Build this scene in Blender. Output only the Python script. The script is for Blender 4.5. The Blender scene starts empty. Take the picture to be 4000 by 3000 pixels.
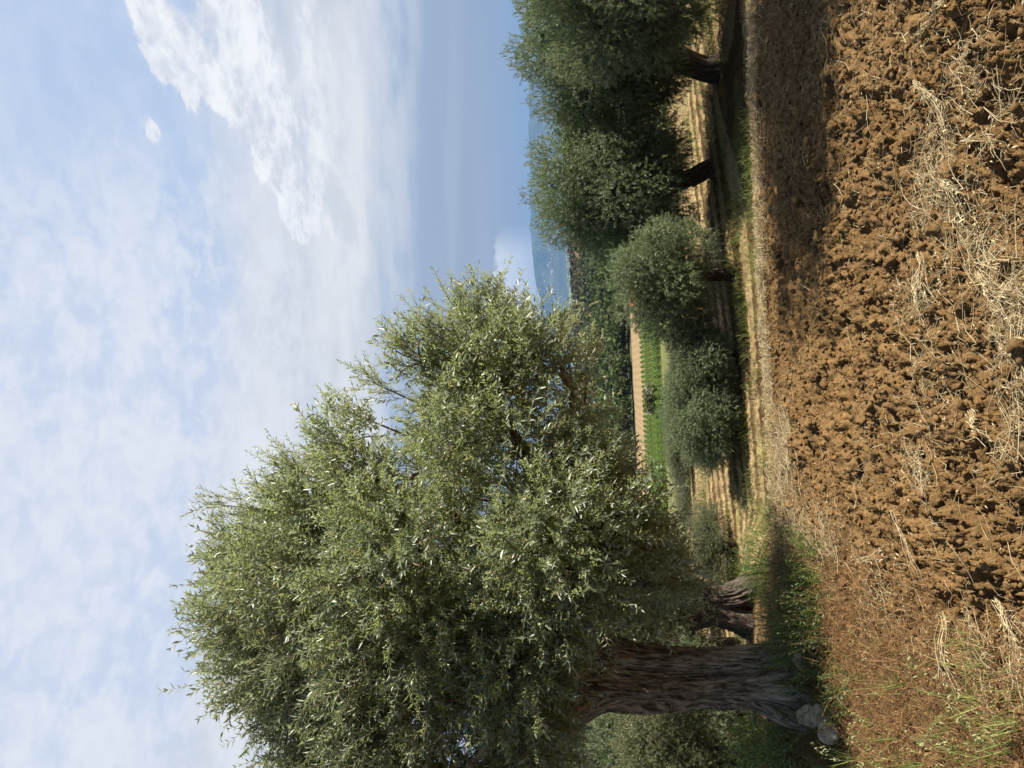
import bpy, math, random
import numpy as np
from mathutils import Matrix, Vector

C = bpy.context.scene
COL = C.collection
R = math.radians
rng = np.random.default_rng(7)
random.seed(7)

# ---------------------------------------------------------------- camera
PX = 1580.0                       # focal length in pixels of a 2212 px wide picture
CAM = np.array([0.0, 0.0, 1.6])
PITCH, ROLL = R(4.45), R(2.7)
EX = np.array([1.0, 0, 0])
FW = np.array([0, math.cos(PITCH), math.sin(PITCH)])
WU = np.array([0, -math.sin(PITCH), math.cos(PITCH)])
UP = math.cos(ROLL) * WU + math.sin(ROLL) * EX
RT = math.cos(ROLL) * EX - math.sin(ROLL) * WU
cam = bpy.data.cameras.new("camera")
cam.sensor_fit = 'HORIZONTAL'; cam.sensor_width = 36; cam.lens = 36 * PX / 2212
cam.clip_start = 0.05; cam.clip_end = 90000
co = bpy.data.objects.new("camera", cam); COL.objects.link(co)
m = Matrix.Identity(4)
for i in range(3):                # the phone was held on its side: picture-left is up
    m[i][0] = -UP[i]; m[i][1] = RT[i]; m[i][2] = -FW[i]; m[i][3] = CAM[i]
co.matrix_world = m
C.camera = co

# ---------------------------------------------------------------- sun, sky, exposure
SUN_AZ, SUN_EL = R(97), R(43)     # azimuth to the right of the view direction
sd = Vector((math.sin(SUN_AZ) * math.cos(SUN_EL), math.cos(SUN_AZ) * math.cos(SUN_EL), math.sin(SUN_EL)))
sl = bpy.data.lights.new("sun", 'SUN'); sl.energy = 5.0; sl.angle = R(0.5); sl.color = (1.0, 0.93, 0.80)
so = bpy.data.objects.new("sun", sl); COL.objects.link(so)
so.rotation_euler = sd.to_track_quat('Z', 'Y').to_euler(); so.location = (20, 5, 30)
C.view_settings.view_transform = 'Standard'; C.view_settings.look = 'None'
C.view_settings.exposure = 1.15; C.view_settings.gamma = 1.0
C.render.engine = 'CYCLES'
C.cycles.max_bounces = 6; C.cycles.diffuse_bounces = 3; C.cycles.glossy_bounces = 2
C.cycles.transmission_bounces = 4; C.cycles.volume_bounces = 0; C.cycles.transparent_max_bounces = 4
C.cycles.use_denoising = True
C.cycles.caustics_reflective = False; C.cycles.caustics_refractive = False


class NT:
    """small node-tree helper"""
    def __init__(s, nt):
        s.nt = nt; s.n = nt.nodes; s.l = nt.links; s.n.clear()

    def node(s, t, **kw):
        n = s.n.new(t)
        for k, v in kw.items():
            if k == 'ins':
                for a, b in v.items():
                    if isinstance(b, bpy.types.NodeSocket): s.l.new(b, n.inputs[a])
                    else: n.inputs[a].default_value = b
            else: setattr(n, k, v)
        return n

    def math(s, op, a, b=0.0, c=0.0, clamp=False):
        n = s.n.new('ShaderNodeMath'); n.operation = op; n.use_clamp = clamp
        for i, v in enumerate((a, b, c)):
            if isinstance(v, bpy.types.NodeSocket): s.l.new(v, n.inputs[i])
            else: n.inputs[i].default_value = v
        return n.outputs[0]

    def ramp(s, v, lo, hi, a=0.0, b=1.0, smooth=True):
        n = s.n.new('ShaderNodeMapRange'); n.interpolation_type = 'SMOOTHSTEP' if smooth else 'LINEAR'
        for i, x in enumerate((v, lo, hi, a, b)):
            if isinstance(x, bpy.types.NodeSocket): s.l.new(x, n.inputs[i])
            else: n.inputs[i].default_value = x
        return n.outputs[0]

    def mix(s, f, a, b, mode='MIX'):
        n = s.n.new('ShaderNodeMix'); n.data_type = 'RGBA'; n.blend_type = mode
        for i, v in ((0, f), (6, a), (7, b)):
            if isinstance(v, bpy.types.NodeSocket): s.l.new(v, n.inputs[i])
            else: n.inputs[i].default_value = v if i == 0 else (*v[:3], 1)
        return n.outputs[2]

    def noise(s, vec, scale, detail=4, rough=.55, dist=0.0, w=None):
        n = s.n.new('ShaderNodeTexNoise')
        if w is not None: n.noise_dimensions = '4D'; n.inputs['W'].default_value = w
        if vec is not None: s.l.new(vec, n.inputs['Vector'])
        n.inputs['Scale'].default_value = scale; n.inputs['Detail'].default_value = detail
        n.inputs['Roughness'].default_value = rough; n.inputs['Distortion'].default_value = dist
        return n.outputs['Fac']


def lin(r, g, b):
    f = lambda c: (c / 255 / 12.92) if c / 255 <= .04045 else ((c / 255 + .055) / 1.055) ** 2.4
    return (f(r), f(g), f(b))


def build_sky():
    w = bpy.data.worlds.new("World"); C.world = w; w.use_nodes = True
    t = NT(w.node_tree)
    sky = t.node('ShaderNodeTexSky', sky_type='NISHITA', sun_disc=False, sun_elevation=SUN_EL,
                 sun_rotation=SUN_AZ, altitude=200, air_density=1.0, dust_density=1.0, ozone_density=1.4)
    tc = t.node('ShaderNodeTexCoord')
    sp = t.node('ShaderNodeSeparateXYZ', ins={0: tc.outputs['Generated']})
    x, y, z = sp.outputs
    el = t.math('MULTIPLY', t.math('ARCSINE', z), 57.2958)
    az = t.math('MULTIPLY', t.math('ARCTAN2', x, y), 57.2958)
    zz = t.math('ADD', t.math('MAXIMUM', z, 0.0), 0.10)
    cv = t.node('ShaderNodeCombineXYZ', ins={0: t.math('DIVIDE', x, zz), 1: t.math('DIVIDE', y, zz), 2: 0.0}).outputs[0]
    # plane stretched across the view for the long streaks of the grey-blue veil
    sv = t.node('ShaderNodeCombineXYZ', ins={0: t.math('MULTIPLY', t.math('DIVIDE', x, zz), .22),
                                             1: t.math('DIVIDE', y, zz), 2: 3.0}).outputs[0]
    big = t.noise(cv, 0.9, 5, .55, .3, 1.7)
    med = t.noise(cv, 3.2, 8, .6, .35, 4.1)
    rip = t.noise(cv, 17.0, 6, .62, .4, 2.2)
    strk = t.noise(sv, 2.6, 5, .5, .2, 5.0)
    BLUE = lin(168, 193, 229); VEIL = lin(203, 214, 234); WHITE = lin(228, 232, 240)
    # slanting coordinate: the white sheet ends lower to the left
    elt = t.math('ADD', el, t.math('MULTIPLY', az, .10))
    base = t.mix(t.ramp(elt, 7, 22), lin(163, 174, 192), BLUE)
    base = t.mix(t.math('MULTIPLY', t.ramp(strk, .42, .66), t.math('MULTIPLY', t.ramp(el, 26, 14, 0, .70), t.ramp(el, 4, 12, .15, 1))), base, lin(186, 195, 207))
    # thin veil over the upper sky, thicker to the left
    veil = t.math('MULTIPLY', t.ramp(t.math('ADD', big, t.ramp(az, 20, -12, -.03, .33)), .30, .66), t.ramp(el, 14, 22))
    base = t.mix(t.math('MULTIPLY', veil, .92), base, t.mix(t.ramp(t.math('ADD', t.math('MULTIPLY', med, .6), t.math('MULTIPLY', rip, .4)), .40, .60), VEIL, lin(224, 228, 239)))
    # bright broken sheet between 13 and 25 degrees
    sheet = t.math('MULTIPLY', t.ramp(elt, 10.5, 16.5), t.ramp(elt, 33, 19))
    sh = t.math('MULTIPLY', t.ramp(t.math('ADD', t.math('ADD', t.math('MULTIPLY', med, .6), t.math('MULTIPLY', strk, .4)),
                                   t.math('MULTIPLY', sheet, .26)), .50, .68), sheet)
    base = t.mix(t.math('MULTIPLY', sh, .97), base, t.mix(t.ramp(t.math('ADD', t.math('MULTIPLY', med, .5), t.math('MULTIPLY', strk, .5)), .38, .64), lin(203, 210, 220), lin(234, 234, 236)))
    # rippled altocumulus in the middle and up to the top left
    ac = t.math('MULTIPLY', t.ramp(el, 17, 22), t.ramp(az, 24, 10))
    rm = t.ramp(t.math('ADD', t.math('ADD', t.math('MULTIPLY', rip, .55), t.math('MULTIPLY', med, .25)), t.math('MULTIPLY', big, .35)), .50, .70)
    base = t.mix(t.math('MULTIPLY', t.math('MULTIPLY', ac, rm), .75), base, lin(226, 231, 241))
    # cumulus bank on the right with a crisp billowing upper edge
    vor = t.node('ShaderNodeTexVoronoi', feature='SMOOTH_F1', ins={'Vector': cv, 'Scale': 5.5, 'Smoothness': .5}).outputs['Distance']
    lim = t.math('ADD', t.ramp(az, 11, 27, 20.5, 31.0, False), t.math('ADD', t.math('MULTIPLY', t.math('SUBTRACT', med, .5), 19.0), t.math('MULTIPLY', t.math('SUBTRACT', .35, vor), 11.0)))
    cu = t.math('MULTIPLY', t.ramp(t.math('SUBTRACT', lim, el), -.35, .75), t.ramp(el, 14, 20))
    cu = t.math('MULTIPLY', cu, t.ramp(az, 8, 13))
    cu = t.math('MULTIPLY', cu, t.math('MULTIPLY', t.ramp(t.math('ADD', med, t.math('MULTIPLY', vor, -.15)), .30, .40), t.ramp(t.math('ADD', rip, t.ramp(t.math('SUBTRACT', lim, el), 0, 4, 0, .3)), .42, .52)))
    cuc = t.mix(t.ramp(t.math('ADD', t.math('MULTIPLY', rip, .5), t.math('MULTIPLY', med, .6)), .40, .66), lin(204, 211, 224), lin(248, 248, 250))
    base = t.mix(t.math('MULTIPLY', cu, .95), base, cuc)
    # small far cumulus low over the mountains
    av = t.node('ShaderNodeCombineXYZ', ins={0: t.math('MULTIPLY', az, .35), 1: t.math('MULTIPLY', el, .4), 2: 0.0}).outputs[0]
    fn = t.noise(av, 1.4, 6, .6, .2, 6.0)
    top = t.math('ADD', t.math('SUBTRACT', 5.35, t.math('MULTIPLY', t.math('POWER', t.math('MULTIPLY', t.math('SUBTRACT', az, 8.4), .27), 2.0), .5)), t.math('MULTIPLY', t.math('SUBTRACT', fn, .5), 2.6))
    fc = t.math('MULTIPLY', t.ramp(t.math('SUBTRACT', top, el), -.05, .30), t.math('MULTIPLY', t.ramp(az, 12.6, 9.6), t.ramp(az, -4, 3)))
    base = t.mix(t.math('MULTIPLY', fc, t.ramp(el, -2, 5.0, .7, 1.0)), base, lin(226, 230, 237))
    # clouds stand ahead of the viewer; elsewhere the plain daylight sky
    ahead = t.ramp(y, -.1, .45)
    blue = t.node('ShaderNodeVectorMath', operation='SCALE', ins={0: sky.outputs[0], 'Scale': 0.055}).outputs[0]
    base = t.node('ShaderNodeVectorMath', operation='SCALE', ins={0: base, 'Scale': 0.475}).outputs[0]
    col = t.mix(t.math('MULTIPLY', ahead, t.ramp(el, -6, -1)), blue, base)
    bg = t.node('ShaderNodeBackground', ins={'Color': col, 'Strength': 1.0})
    t.node('ShaderNodeOutputWorld', ins={'Surface': bg.outputs[0]})
build_sky()

# ---------------------------------------------------------------- numeric helpers
def hash3(ix, iy, iz, seed):
    h = (ix.astype(np.int64) * 374761393 + iy.astype(np.int64) * 668265263 + iz.astype(np.int64) * 2147483647 + seed * 974711) & 0xffffffff
    h = ((h ^ (h >> 13)) * 1274126177) & 0xffffffff
    h = h ^ (h >> 16)
    return (h & 0xffff) / 65535.0

def vnoise(x, y, z=None, seed=0):
    if z is None: z = np.zeros_like(x)
    fx, fy, fz = np.floor(x), np.floor(y), np.floor(z)
    tx, ty, tz = x - fx, y - fy, z - fz
    tx = tx * tx * (3 - 2 * tx); ty = ty * ty * (3 - 2 * ty); tz = tz * tz * (3 - 2 * tz)
    r = 0
    for dx in (0, 1):
        wx = tx if dx else 1 - tx
        for dy in (0, 1):
            wy = ty if dy else 1 - ty
            for dz in (0, 1):
                wz = tz if dz else 1 - tz
                r = r + wx * wy * wz * hash3(fx + dx, fy + dy, fz + dz, seed)
    return r

def fbm(x, y, z=None, seed=0, o=4, g=.5):
    r, a, s, k = 0, 1.0, 0, 1.0
    for i in range(o):
        r = r + a * vnoise(x * k, y * k, None if z is None else z * k, seed + i * 17); s += a; a *= g; k *= 2.03
    return r / s

def sst(a, b, x):
    t = np.clip((x - a) / (b - a), 0, 1); return t * t * (3 - 2 * t)

def norm(v):
    return v / np.maximum(np.linalg.norm(v, axis=-1, keepdims=True), 1e-9)

def ray(X, Y):
    return FW + (830 - Y) / PX * RT + (1106 - X) / PX * UP

def at(X, Y, depth):
    d = ray(X, Y); return CAM + d * (depth - CAM[1]) / d[1]


# ---------------------------------------------------------------- terrain
def terrain(x, y):
    """smooth height of the land: ploughed terrace, bank, stubble terrace, slope, valley, wooded rise, plain"""
    x = np.asarray(x, float); y = np.asarray(y, float)
    t = sst(-.8, -3.0, x)
    z = -1.14 * sst(5.9, 8.6 + 5 * t, y) - .02
    z = z - np.clip(y - 8.5, 0, 8.5) * .04
    z = z - np.clip(y - 17, 0, 188) * .1175
    z = z - np.clip(y - 205, 0, 495) * .011
    z = z + np.clip(y - 700, 0, 600) * .012
    z = z - sst(1400, 2600, y) * 38.5
    z = z + np.where(y > 300, (fbm(x / 260, y / 260, seed=5, o=3) - .5) * 14 * sst(300, 700, y) * sst(2600, 1500, y), 0)
    z = z + (fbm(x / 1.7, y / 1.7, seed=3, o=2) - .5) * .10 * sst(9, 6, y)
    return z

ROW = .76
def rowphase(x, y):
    s = .03 + .40 * sst(10.5, 13.5, y)
    w = (fbm(x / 3, y / 3, seed=9, o=2) - .5) * .06
    p = (y - s * x * sst(9, 12, y) + w) / ROW
    return .5 + .5 * np.cos(2 * np.pi * p)

def ground_hit(X, Y):
    d = ray(X, Y); t = 1.5
    while t < 4000:
        P = CAM + d * t
        if P[2] < terrain(P[0], P[1]): break
        t *= 1.004
    P[2] = float(terrain(P[0], P[1])); return P


# ---------------------------------------------------------------- mesh building
class Acc:
    def __init__(s): s.v = []; s.f = []; s.n = 0; s.m = []; s.val = []; s.fb = []; s.fib = False
    def add(s, v, f, mat=0, val=None, fib=None):
        v = np.asarray(v, float).reshape(-1, 3); f = np.asarray(f, np.int64)
        s.v.append(v); s.f.append(f + s.n); s.n += len(v); s.fb.append(v if fib is None else fib); s.fib = s.fib or fib is not None; s.m.append(np.full(len(f), mat))
        s.val.append(np.zeros(len(v)) if val is None else np.broadcast_to(np.asarray(val, float), (len(v),)))
    def mesh(s, name, mats, smooth=False, color=None):
        me = bpy.data.meshes.new(name)
        v = np.concatenate(s.v); me.vertices.add(len(v)); me.vertices.foreach_set('co', v.astype(np.float32).ravel())
        lt = np.concatenate([np.full(len(f), f.shape[1]) for f in s.f]); ls = np.concatenate([[0], np.cumsum(lt)[:-1]])
        idx = np.concatenate([f.ravel() for f in s.f])
        me.loops.add(len(idx)); me.loops.foreach_set('vertex_index', idx.astype(np.int32))
        me.polygons.add(len(lt)); me.polygons.foreach_set('loop_start', ls.astype(np.int32))
        me.polygons.foreach_set('material_index', np.concatenate(s.m).astype(np.int32))
        if smooth is not False:
            me.polygons.foreach_set('use_smooth', np.full(len(lt), bool(smooth)))
        for mt in (mats if isinstance(mats, (list, tuple)) else [mats]): me.materials.append(mt)
        a = me.attributes.new('vary', 'FLOAT', 'POINT'); a.data.foreach_set('value', np.concatenate(s.val).astype(np.float32))
        if s.fib:
            a = me.attributes.new('fibre', 'FLOAT_VECTOR', 'POINT'); a.data.foreach_set('vector', np.concatenate(s.fb).astype(np.float32).ravel())
        if color is not None:
            a = me.attributes.new('tint', 'FLOAT_COLOR', 'POINT')
            a.data.foreach_set('color', np.concatenate([color, np.ones((len(color), 1))], 1).astype(np.float32).ravel())
        me.update(calc_edges=True); me.validate()
        return me

def link(name, me, parent=None, loc=None):
    o = bpy.data.objects.new(name, me); COL.objects.link(o)
    if loc is not None: o.location = loc
    if parent is not None: o.parent = parent
    return o

def tag(o, label=None, cat=None, group=None, kind=None):
    for k, v in (('label', label), ('category', cat), ('group', group), ('kind', kind)):
        if v: o[k] = v
    return o

def thing(name, loc, label, cat, group=None, rz=0, sc=1):
    o = bpy.data.objects.new(name, None); COL.objects.link(o); o.empty_display_size = .2
    o.location = loc; o.rotation_euler = (0, 0, rz); o.scale = (sc,) * 3 if np.isscalar(sc) else sc
    return tag(o, label, cat, group)

def dup(root, loc, rz, sc, label, group=None):
    r = root.copy(); COL.objects.link(r); r.location = loc; r.rotation_euler = (0, 0, rz)
    r.scale = (sc,) * 3 if np.isscalar(sc) else sc
    r['label'] = label
    if group: r['group'] = group
    elif 'group' in r.keys(): del r['group']
    for ch in root.children:
        c = ch.copy(); COL.objects.link(c); c.parent = r
    return r

def frames(d):
    d = norm(d); h = np.where(np.abs(d[:, 2:3]) > .9, np.array([[1.0, 0, 0]]), np.array([[0, 0, 1.0]]))
    a = norm(np.cross(d, h)); return a, np.cross(d, a)

def spline(pts, n):
    pts = np.asarray(pts, float); P = np.vstack([2 * pts[0] - pts[1], pts, 2 * pts[-1] - pts[-2]])
    k = len(pts) - 1; u = np.linspace(0, k, n); i = np.minimum(u.astype(int), k - 1); t = (u - i)[:, None]
    p0, p1, p2, p3 = P[i], P[i + 1], P[i + 2], P[i + 3]
    return .5 * (2 * p1 + (p2 - p0) * t + (2 * p0 - 5 * p1 + 4 * p2 - p3) * t * t + (3 * p1 - p0 - 3 * p2 + p3) * t ** 3)

def tube(acc, pts, rad, sides=8, n=None, mat=0, seed=0, gnarl=0.0, flute=0.0, ridge=0.0, val=0.0):
    """one tapering limb along a spline; gnarl, flute and ridge shape old olive wood"""
    n = n or max(4, len(pts) * 3)
    c = spline(pts, n); r = np.interp(np.linspace(0, 1, n), np.linspace(0, 1, len(rad)), rad)
    d = np.gradient(c, axis=0); d = norm(d)
    a = np.cross(d[0], [0.3, 1, 0.1]); a = a / np.linalg.norm(a); A = []
    for k in range(n):
        a = a - d[k] * np.dot(a, d[k]); a = a / np.linalg.norm(a); A.append(a)
    A = np.array(A); B = np.cross(d, A)
    th = np.linspace(0, 2 * np.pi, sides, endpoint=False)
    L = np.concatenate([[0], np.cumsum(np.linalg.norm(np.diff(c, axis=0), axis=1))])
    cx, cy = np.cos(th)[None], np.sin(th)[None]
    rr = np.repeat(r[:, None], sides, 1)
    if gnarl or flute or ridge:
        LL = L[:, None] + 0 * cx; tw = th[None] + LL * .5
        g = fbm(np.cos(tw) * 1.3 + 5, np.sin(tw) * 1.3 + 5, LL * 1.6, seed, 3) - .5
        fl = fbm(np.cos(tw) * 2.6 + 9, np.sin(tw) * 2.6 + 9, LL * .8, seed + 5, 2) - .5
        q = np.abs(fbm(np.cos(tw) * 8 + 3, np.sin(tw) * 8 + 3, LL * 2.6, seed + 9, 4) - .5)
        q2 = np.abs(fbm(np.cos(tw) * 17 + 3, np.sin(tw) * 17 + 3, LL * 6.0, seed + 19, 3) - .5)
        rr = rr * (1 + gnarl * 2 * g + flute * 3 * fl) + ridge * (q - .12) * 2 + ridge * (q2 - .12) * .9
    V = c[:, None] + A[:, None] * (cx * rr)[..., None] + B[:, None] * (cy * rr)[..., None]
    i = np.arange(n - 1)[:, None] * sides; j = np.arange(sides)[None]; j2 = (j + 1) % sides
    F = np.stack([i + j, i + j2, i + sides + j2, i + sides + j], -1).reshape(-1, 4)
    rm = r.mean(); fib = np.stack([cx * rm + 0 * rr, cy * rm + 0 * rr, (L[:, None] + seed * 1.7) + 0 * rr], -1).reshape(-1, 3)
    acc.add(V.reshape(-1, 3), F, mat, val, fib)

def thin_tubes(acc, P, r, mat=0, val=None):
    """many thin three-sided stems at once: P (N,K,3), r (N,K)"""
    N, K, _ = P.shape
    d = np.gradient(P, axis=1).reshape(-1, 3); a, b = frames(d); a = a.reshape(N, K, 3); b = b.reshape(N, K, 3)
    V = []
    for t in (0, 2.094, 4.189): V.append(P + (a * math.cos(t) + b * math.sin(t)) * r[..., None])
    V = np.stack(V, 2)                                   # N K 3 3
    base = (np.arange(N) * K * 3)[:, None, None]; k = (np.arange(K - 1) * 3)[None, :, None]; s = np.arange(3)[None, None]
    s2 = (s + 1) % 3
    F = np.stack([base + k + s, base + k + s2, base + k + 3 + s2, base + k + 3 + s], -1).reshape(-1, 4)
    vv = None if val is None else np.repeat(val, K * 3)
    acc.add(V.reshape(-1, 3), F, mat, vv)

def leaves(acc, B, D, Nn, L, W, mat=0, val=None, fold=.18, fat=.45):
    """folded pointed leaves: base B, direction D, upper side Nn, length L, width W"""
    S = norm(np.cross(D, Nn)); Nn = np.cross(S, D)
    L = L[:, None]; W = W[:, None]
    mid = B + D * L * fat
    V = np.stack([B, mid + S * W * .5 + Nn * W * fold, B + D * L - Nn * L * .06, mid - S * W * .5 + Nn * W * fold], 1)
    i = np.arange(len(B))[:, None] * 4
    F = np.concatenate([i + [[0, 1, 2]], i + [[0, 2, 3]]])
    acc.add(V.reshape(-1, 3), F, mat, None if val is None else np.repeat(val, 4))

ICO = None
def ico(sub=1):
    import bmesh
    bm = bmesh.new(); bmesh.ops.create_icosphere(bm, subdivisions=sub, radius=1)
    v = np.array([x.co[:] for x in bm.verts]); f = np.array([[w.index for w in p.verts] for p in bm.faces]); bm.free()
    return v, f

# ---------------------------------------------------------------- materials
def mat(name):
    mm = bpy.data.materials.new(name); mm.use_nodes = True; return mm, NT(mm.node_tree)

def leaf_mat(name, top, under, trans, tw=.30, rough=.42, spec=.5):
    """leaf with a dark glossy upper side and a pale felted underside, letting some light through"""
    mm, t = mat(name)
    at_ = t.node('ShaderNodeAttribute', attribute_name='vary').outputs['Fac']
    g = t.node('ShaderNodeNewGeometry')
    hs = t.node('ShaderNodeHueSaturation', ins={'Hue': t.ramp(at_, 0, 1, .465, .525, False), 'Saturation': t.ramp(at_, 0, 1, .8, 1.15, False),
                                                'Value': t.ramp(at_, 0, 1, .65, 1.45, False), 'Fac': 1.0,
                                                'Color': t.mix(g.outputs['Backfacing'], top, under)})
    p = t.node('ShaderNodeBsdfPrincipled', ins={'Base Color': hs.outputs[0], 'Roughness': rough})
    p.inputs['Specular IOR Level'].default_value = spec
    tr = t.node('ShaderNodeBsdfTranslucent', ins={'Color': (*trans, 1)})
    mx = t.node('ShaderNodeMixShader', ins={0: tw, 1: p.outputs[0], 2: tr.outputs[0]})
    t.node('ShaderNodeOutputMaterial', ins={'Surface': mx.outputs[0]})
    return mm

def plain_mat(name, c, c2=None, rough=.8, tw=0.0, scale=None):
    mm, t = mat(name)
    at_ = t.node('ShaderNodeAttribute', attribute_name='vary').outputs['Fac']
    f = at_ if scale is None else t.noise(t.node('ShaderNodeTexCoord').outputs['Object'], scale, 6, .65)
    col = t.mix(f if scale is None else t.ramp(f, .35, .65), c, c2 or c)
    p = t.node('ShaderNodeBsdfPrincipled', ins={'Base Color': col, 'Roughness': rough})
    p.inputs['Specular IOR Level'].default_value = .25
    out = p.outputs[0]
    if tw:
        tr = t.node('ShaderNodeBsdfTranslucent', ins={'Color': col})
        out = t.node('ShaderNodeMixShader', ins={0: tw, 1: out, 2: tr.outputs[0]}).outputs[0]
    t.node('ShaderNodeOutputMaterial', ins={'Surface': out})
    return mm

def bark_mat(name, dark, light, scale=1.0):
    mm, t = mat(name)
    tc = t.node('ShaderNodeAttribute', attribute_name='fibre').outputs['Vector']
    mp = t.node('ShaderNodeMapping', ins={'Vector': tc, 'Scale': (1, 1, .16)}).outputs[0]
    n1 = t.noise(mp, 48 * scale, 7, .7, .8); n2 = t.noise(tc, 5 * scale, 4, .6); n3 = t.noise(tc, 120 * scale, 3, .6)
    col = t.mix(t.ramp(n1, .38, .62), dark, light)
    col = t.mix(t.ramp(n2, .45, .75, 0, .4), col, (.11, .08, .055))
    hgt = t.math('ADD', t.math('MULTIPLY', n1, 1.0), t.math('MULTIPLY', n3, .35))
    bp = t.node('ShaderNodeBump', ins={'Height': hgt, 'Strength': 1.0, 'Distance': .026 / scale})
    p = t.node('ShaderNodeBsdfPrincipled', ins={'Base Color': col, 'Roughness': .9, 'Normal': bp.outputs[0]})
    p.inputs['Specular IOR Level'].default_value = .15
    t.node('ShaderNodeOutputMaterial', ins={'Surface': p.outputs[0]})
    return mm

M = {}
M['leaf_big'] = leaf_mat('olive_leaf', (.125, .155, .088), (.42, .44, .35), (.40, .45, .16), .34, .36)
M['leaf_mid'] = leaf_mat('olive_leaf_grove', (.085, .120, .060), (.22, .26, .18), (.22, .30, .09), .30, .45)
M['leaf_old'] = leaf_mat('olive_leaf_dull', (.075, .090, .038), (.17, .18, .10), (.21, .23, .055), .28, .5)
M['bud'] = plain_mat('olive_blossom', (.36, .42, .12), (.50, .52, .20), .7, .3)
M['twig'] = plain_mat('olive_twig', (.17, .15, .10), (.24, .19, .11), .85)
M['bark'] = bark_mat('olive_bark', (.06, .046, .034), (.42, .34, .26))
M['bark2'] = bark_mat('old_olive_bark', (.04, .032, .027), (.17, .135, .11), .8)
M['bark3'] = bark_mat('dark_olive_bark', (.035, .028, .022), (.13, .10, .08), .6)  # darker bark tone for the grove and far trees
M['straw'] = plain_mat('dry_straw', (.28, .20, .10), (.62, .52, .32), .6, .15)
M['stubble'] = plain_mat('stubble_straw', (.22, .16, .07), (.46, .36, .18), .7, .15)
M['grass'] = plain_mat('green_grass', (.10, .14, .025), (.22, .26, .07), .55, .3)
M['oat'] = plain_mat('wild_oat_green', (.14, .20, .04), (.34, .36, .12), .5, .3)
M['oat_head'] = plain_mat('wild_oat_head', (.32, .35, .14), (.50, .48, .26), .6, .3)
M['weed'] = leaf_mat('green_weed_leaf', (.085, .135, .028), (.13, .18, .055), (.24, .34, .055), .3, .45)
M['weed_stem'] = plain_mat('dark_weed_stem', (.06, .045, .03), (.12, .09, .04), .8)
M['russet'] = plain_mat('russet_dry_weed', (.13, .065, .027), (.40, .24, .105), .8, .2)
M['clod'] = None
M['vine'] = leaf_mat('vine_leaf', (.085, .145, .020), (.11, .17, .035), (.19, .28, .035), .3, .5)
M['wood_green'] = leaf_mat('woodland_leaf', (.055, .070, .022), (.068, .085, .03), (.10, .125, .028), .15, .7, .2)
M['wood_brown'] = leaf_mat('woodland_leaf_dry', (.075, .068, .028), (.08, .072, .032), (.09, .08, .025), .15, .7, .2)
M['stone'] = plain_mat('field_stone', (.19, .145, .095), (.42, .36, .27), .95, 0, 14)
M['mountain'] = plain_mat('mountain_scrub', (.03, .045, .03), (.07, .08, .06), .95, 0, .002)
M['house'] = plain_mat('pale_render', (.62, .56, .48), (.75, .72, .68), .9)


def soil_mat():
    mm, t = mat('soil')
    tint = t.node('ShaderNodeAttribute', attribute_name='tint').outputs['Color']
    tc = t.node('ShaderNodeTexCoord').outputs['Object']
    n = t.noise(tc, 38, 6, .7); n2 = t.noise(tc, 170, 3, .6); n3 = t.noise(tc, 4, 4, .6)
    f = t.math('ADD', t.math('MULTIPLY', n, .5), t.math('ADD', t.math('MULTIPLY', n2, .25), t.math('MULTIPLY', n3, .25)))
    col = t.mix(1.0, tint, t.mix(t.ramp(f, .38, .64), (.62, .60, .58), (1.36, 1.40, 1.50)), 'MULTIPLY')
    bp = t.node('ShaderNodeBump', ins={'Height': t.math('ADD', n, t.math('MULTIPLY', n2, .4)), 'Strength': 1.0, 'Distance': .02})
    p = t.node('ShaderNodeBsdfPrincipled', ins={'Base Color': col, 'Roughness': .95, 'Normal': bp.outputs[0]})
    p.inputs['Specular IOR Level'].default_value = .1
    t.node('ShaderNodeOutputMaterial', ins={'Surface': p.outputs[0]})
    return mm
M['soil'] = soil_mat()
SOIL = np.array([.196, .117, .047])

# ---------------------------------------------------------------- ground
def clod_field(nx, ny, X, Y, n, rmin, rmax, seed, ylim=(1.6, 6.9), xk=.75):
    """height added by half-buried clods, splatted on the grid (X, Y index grids of the near soil)"""
    return None

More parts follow.
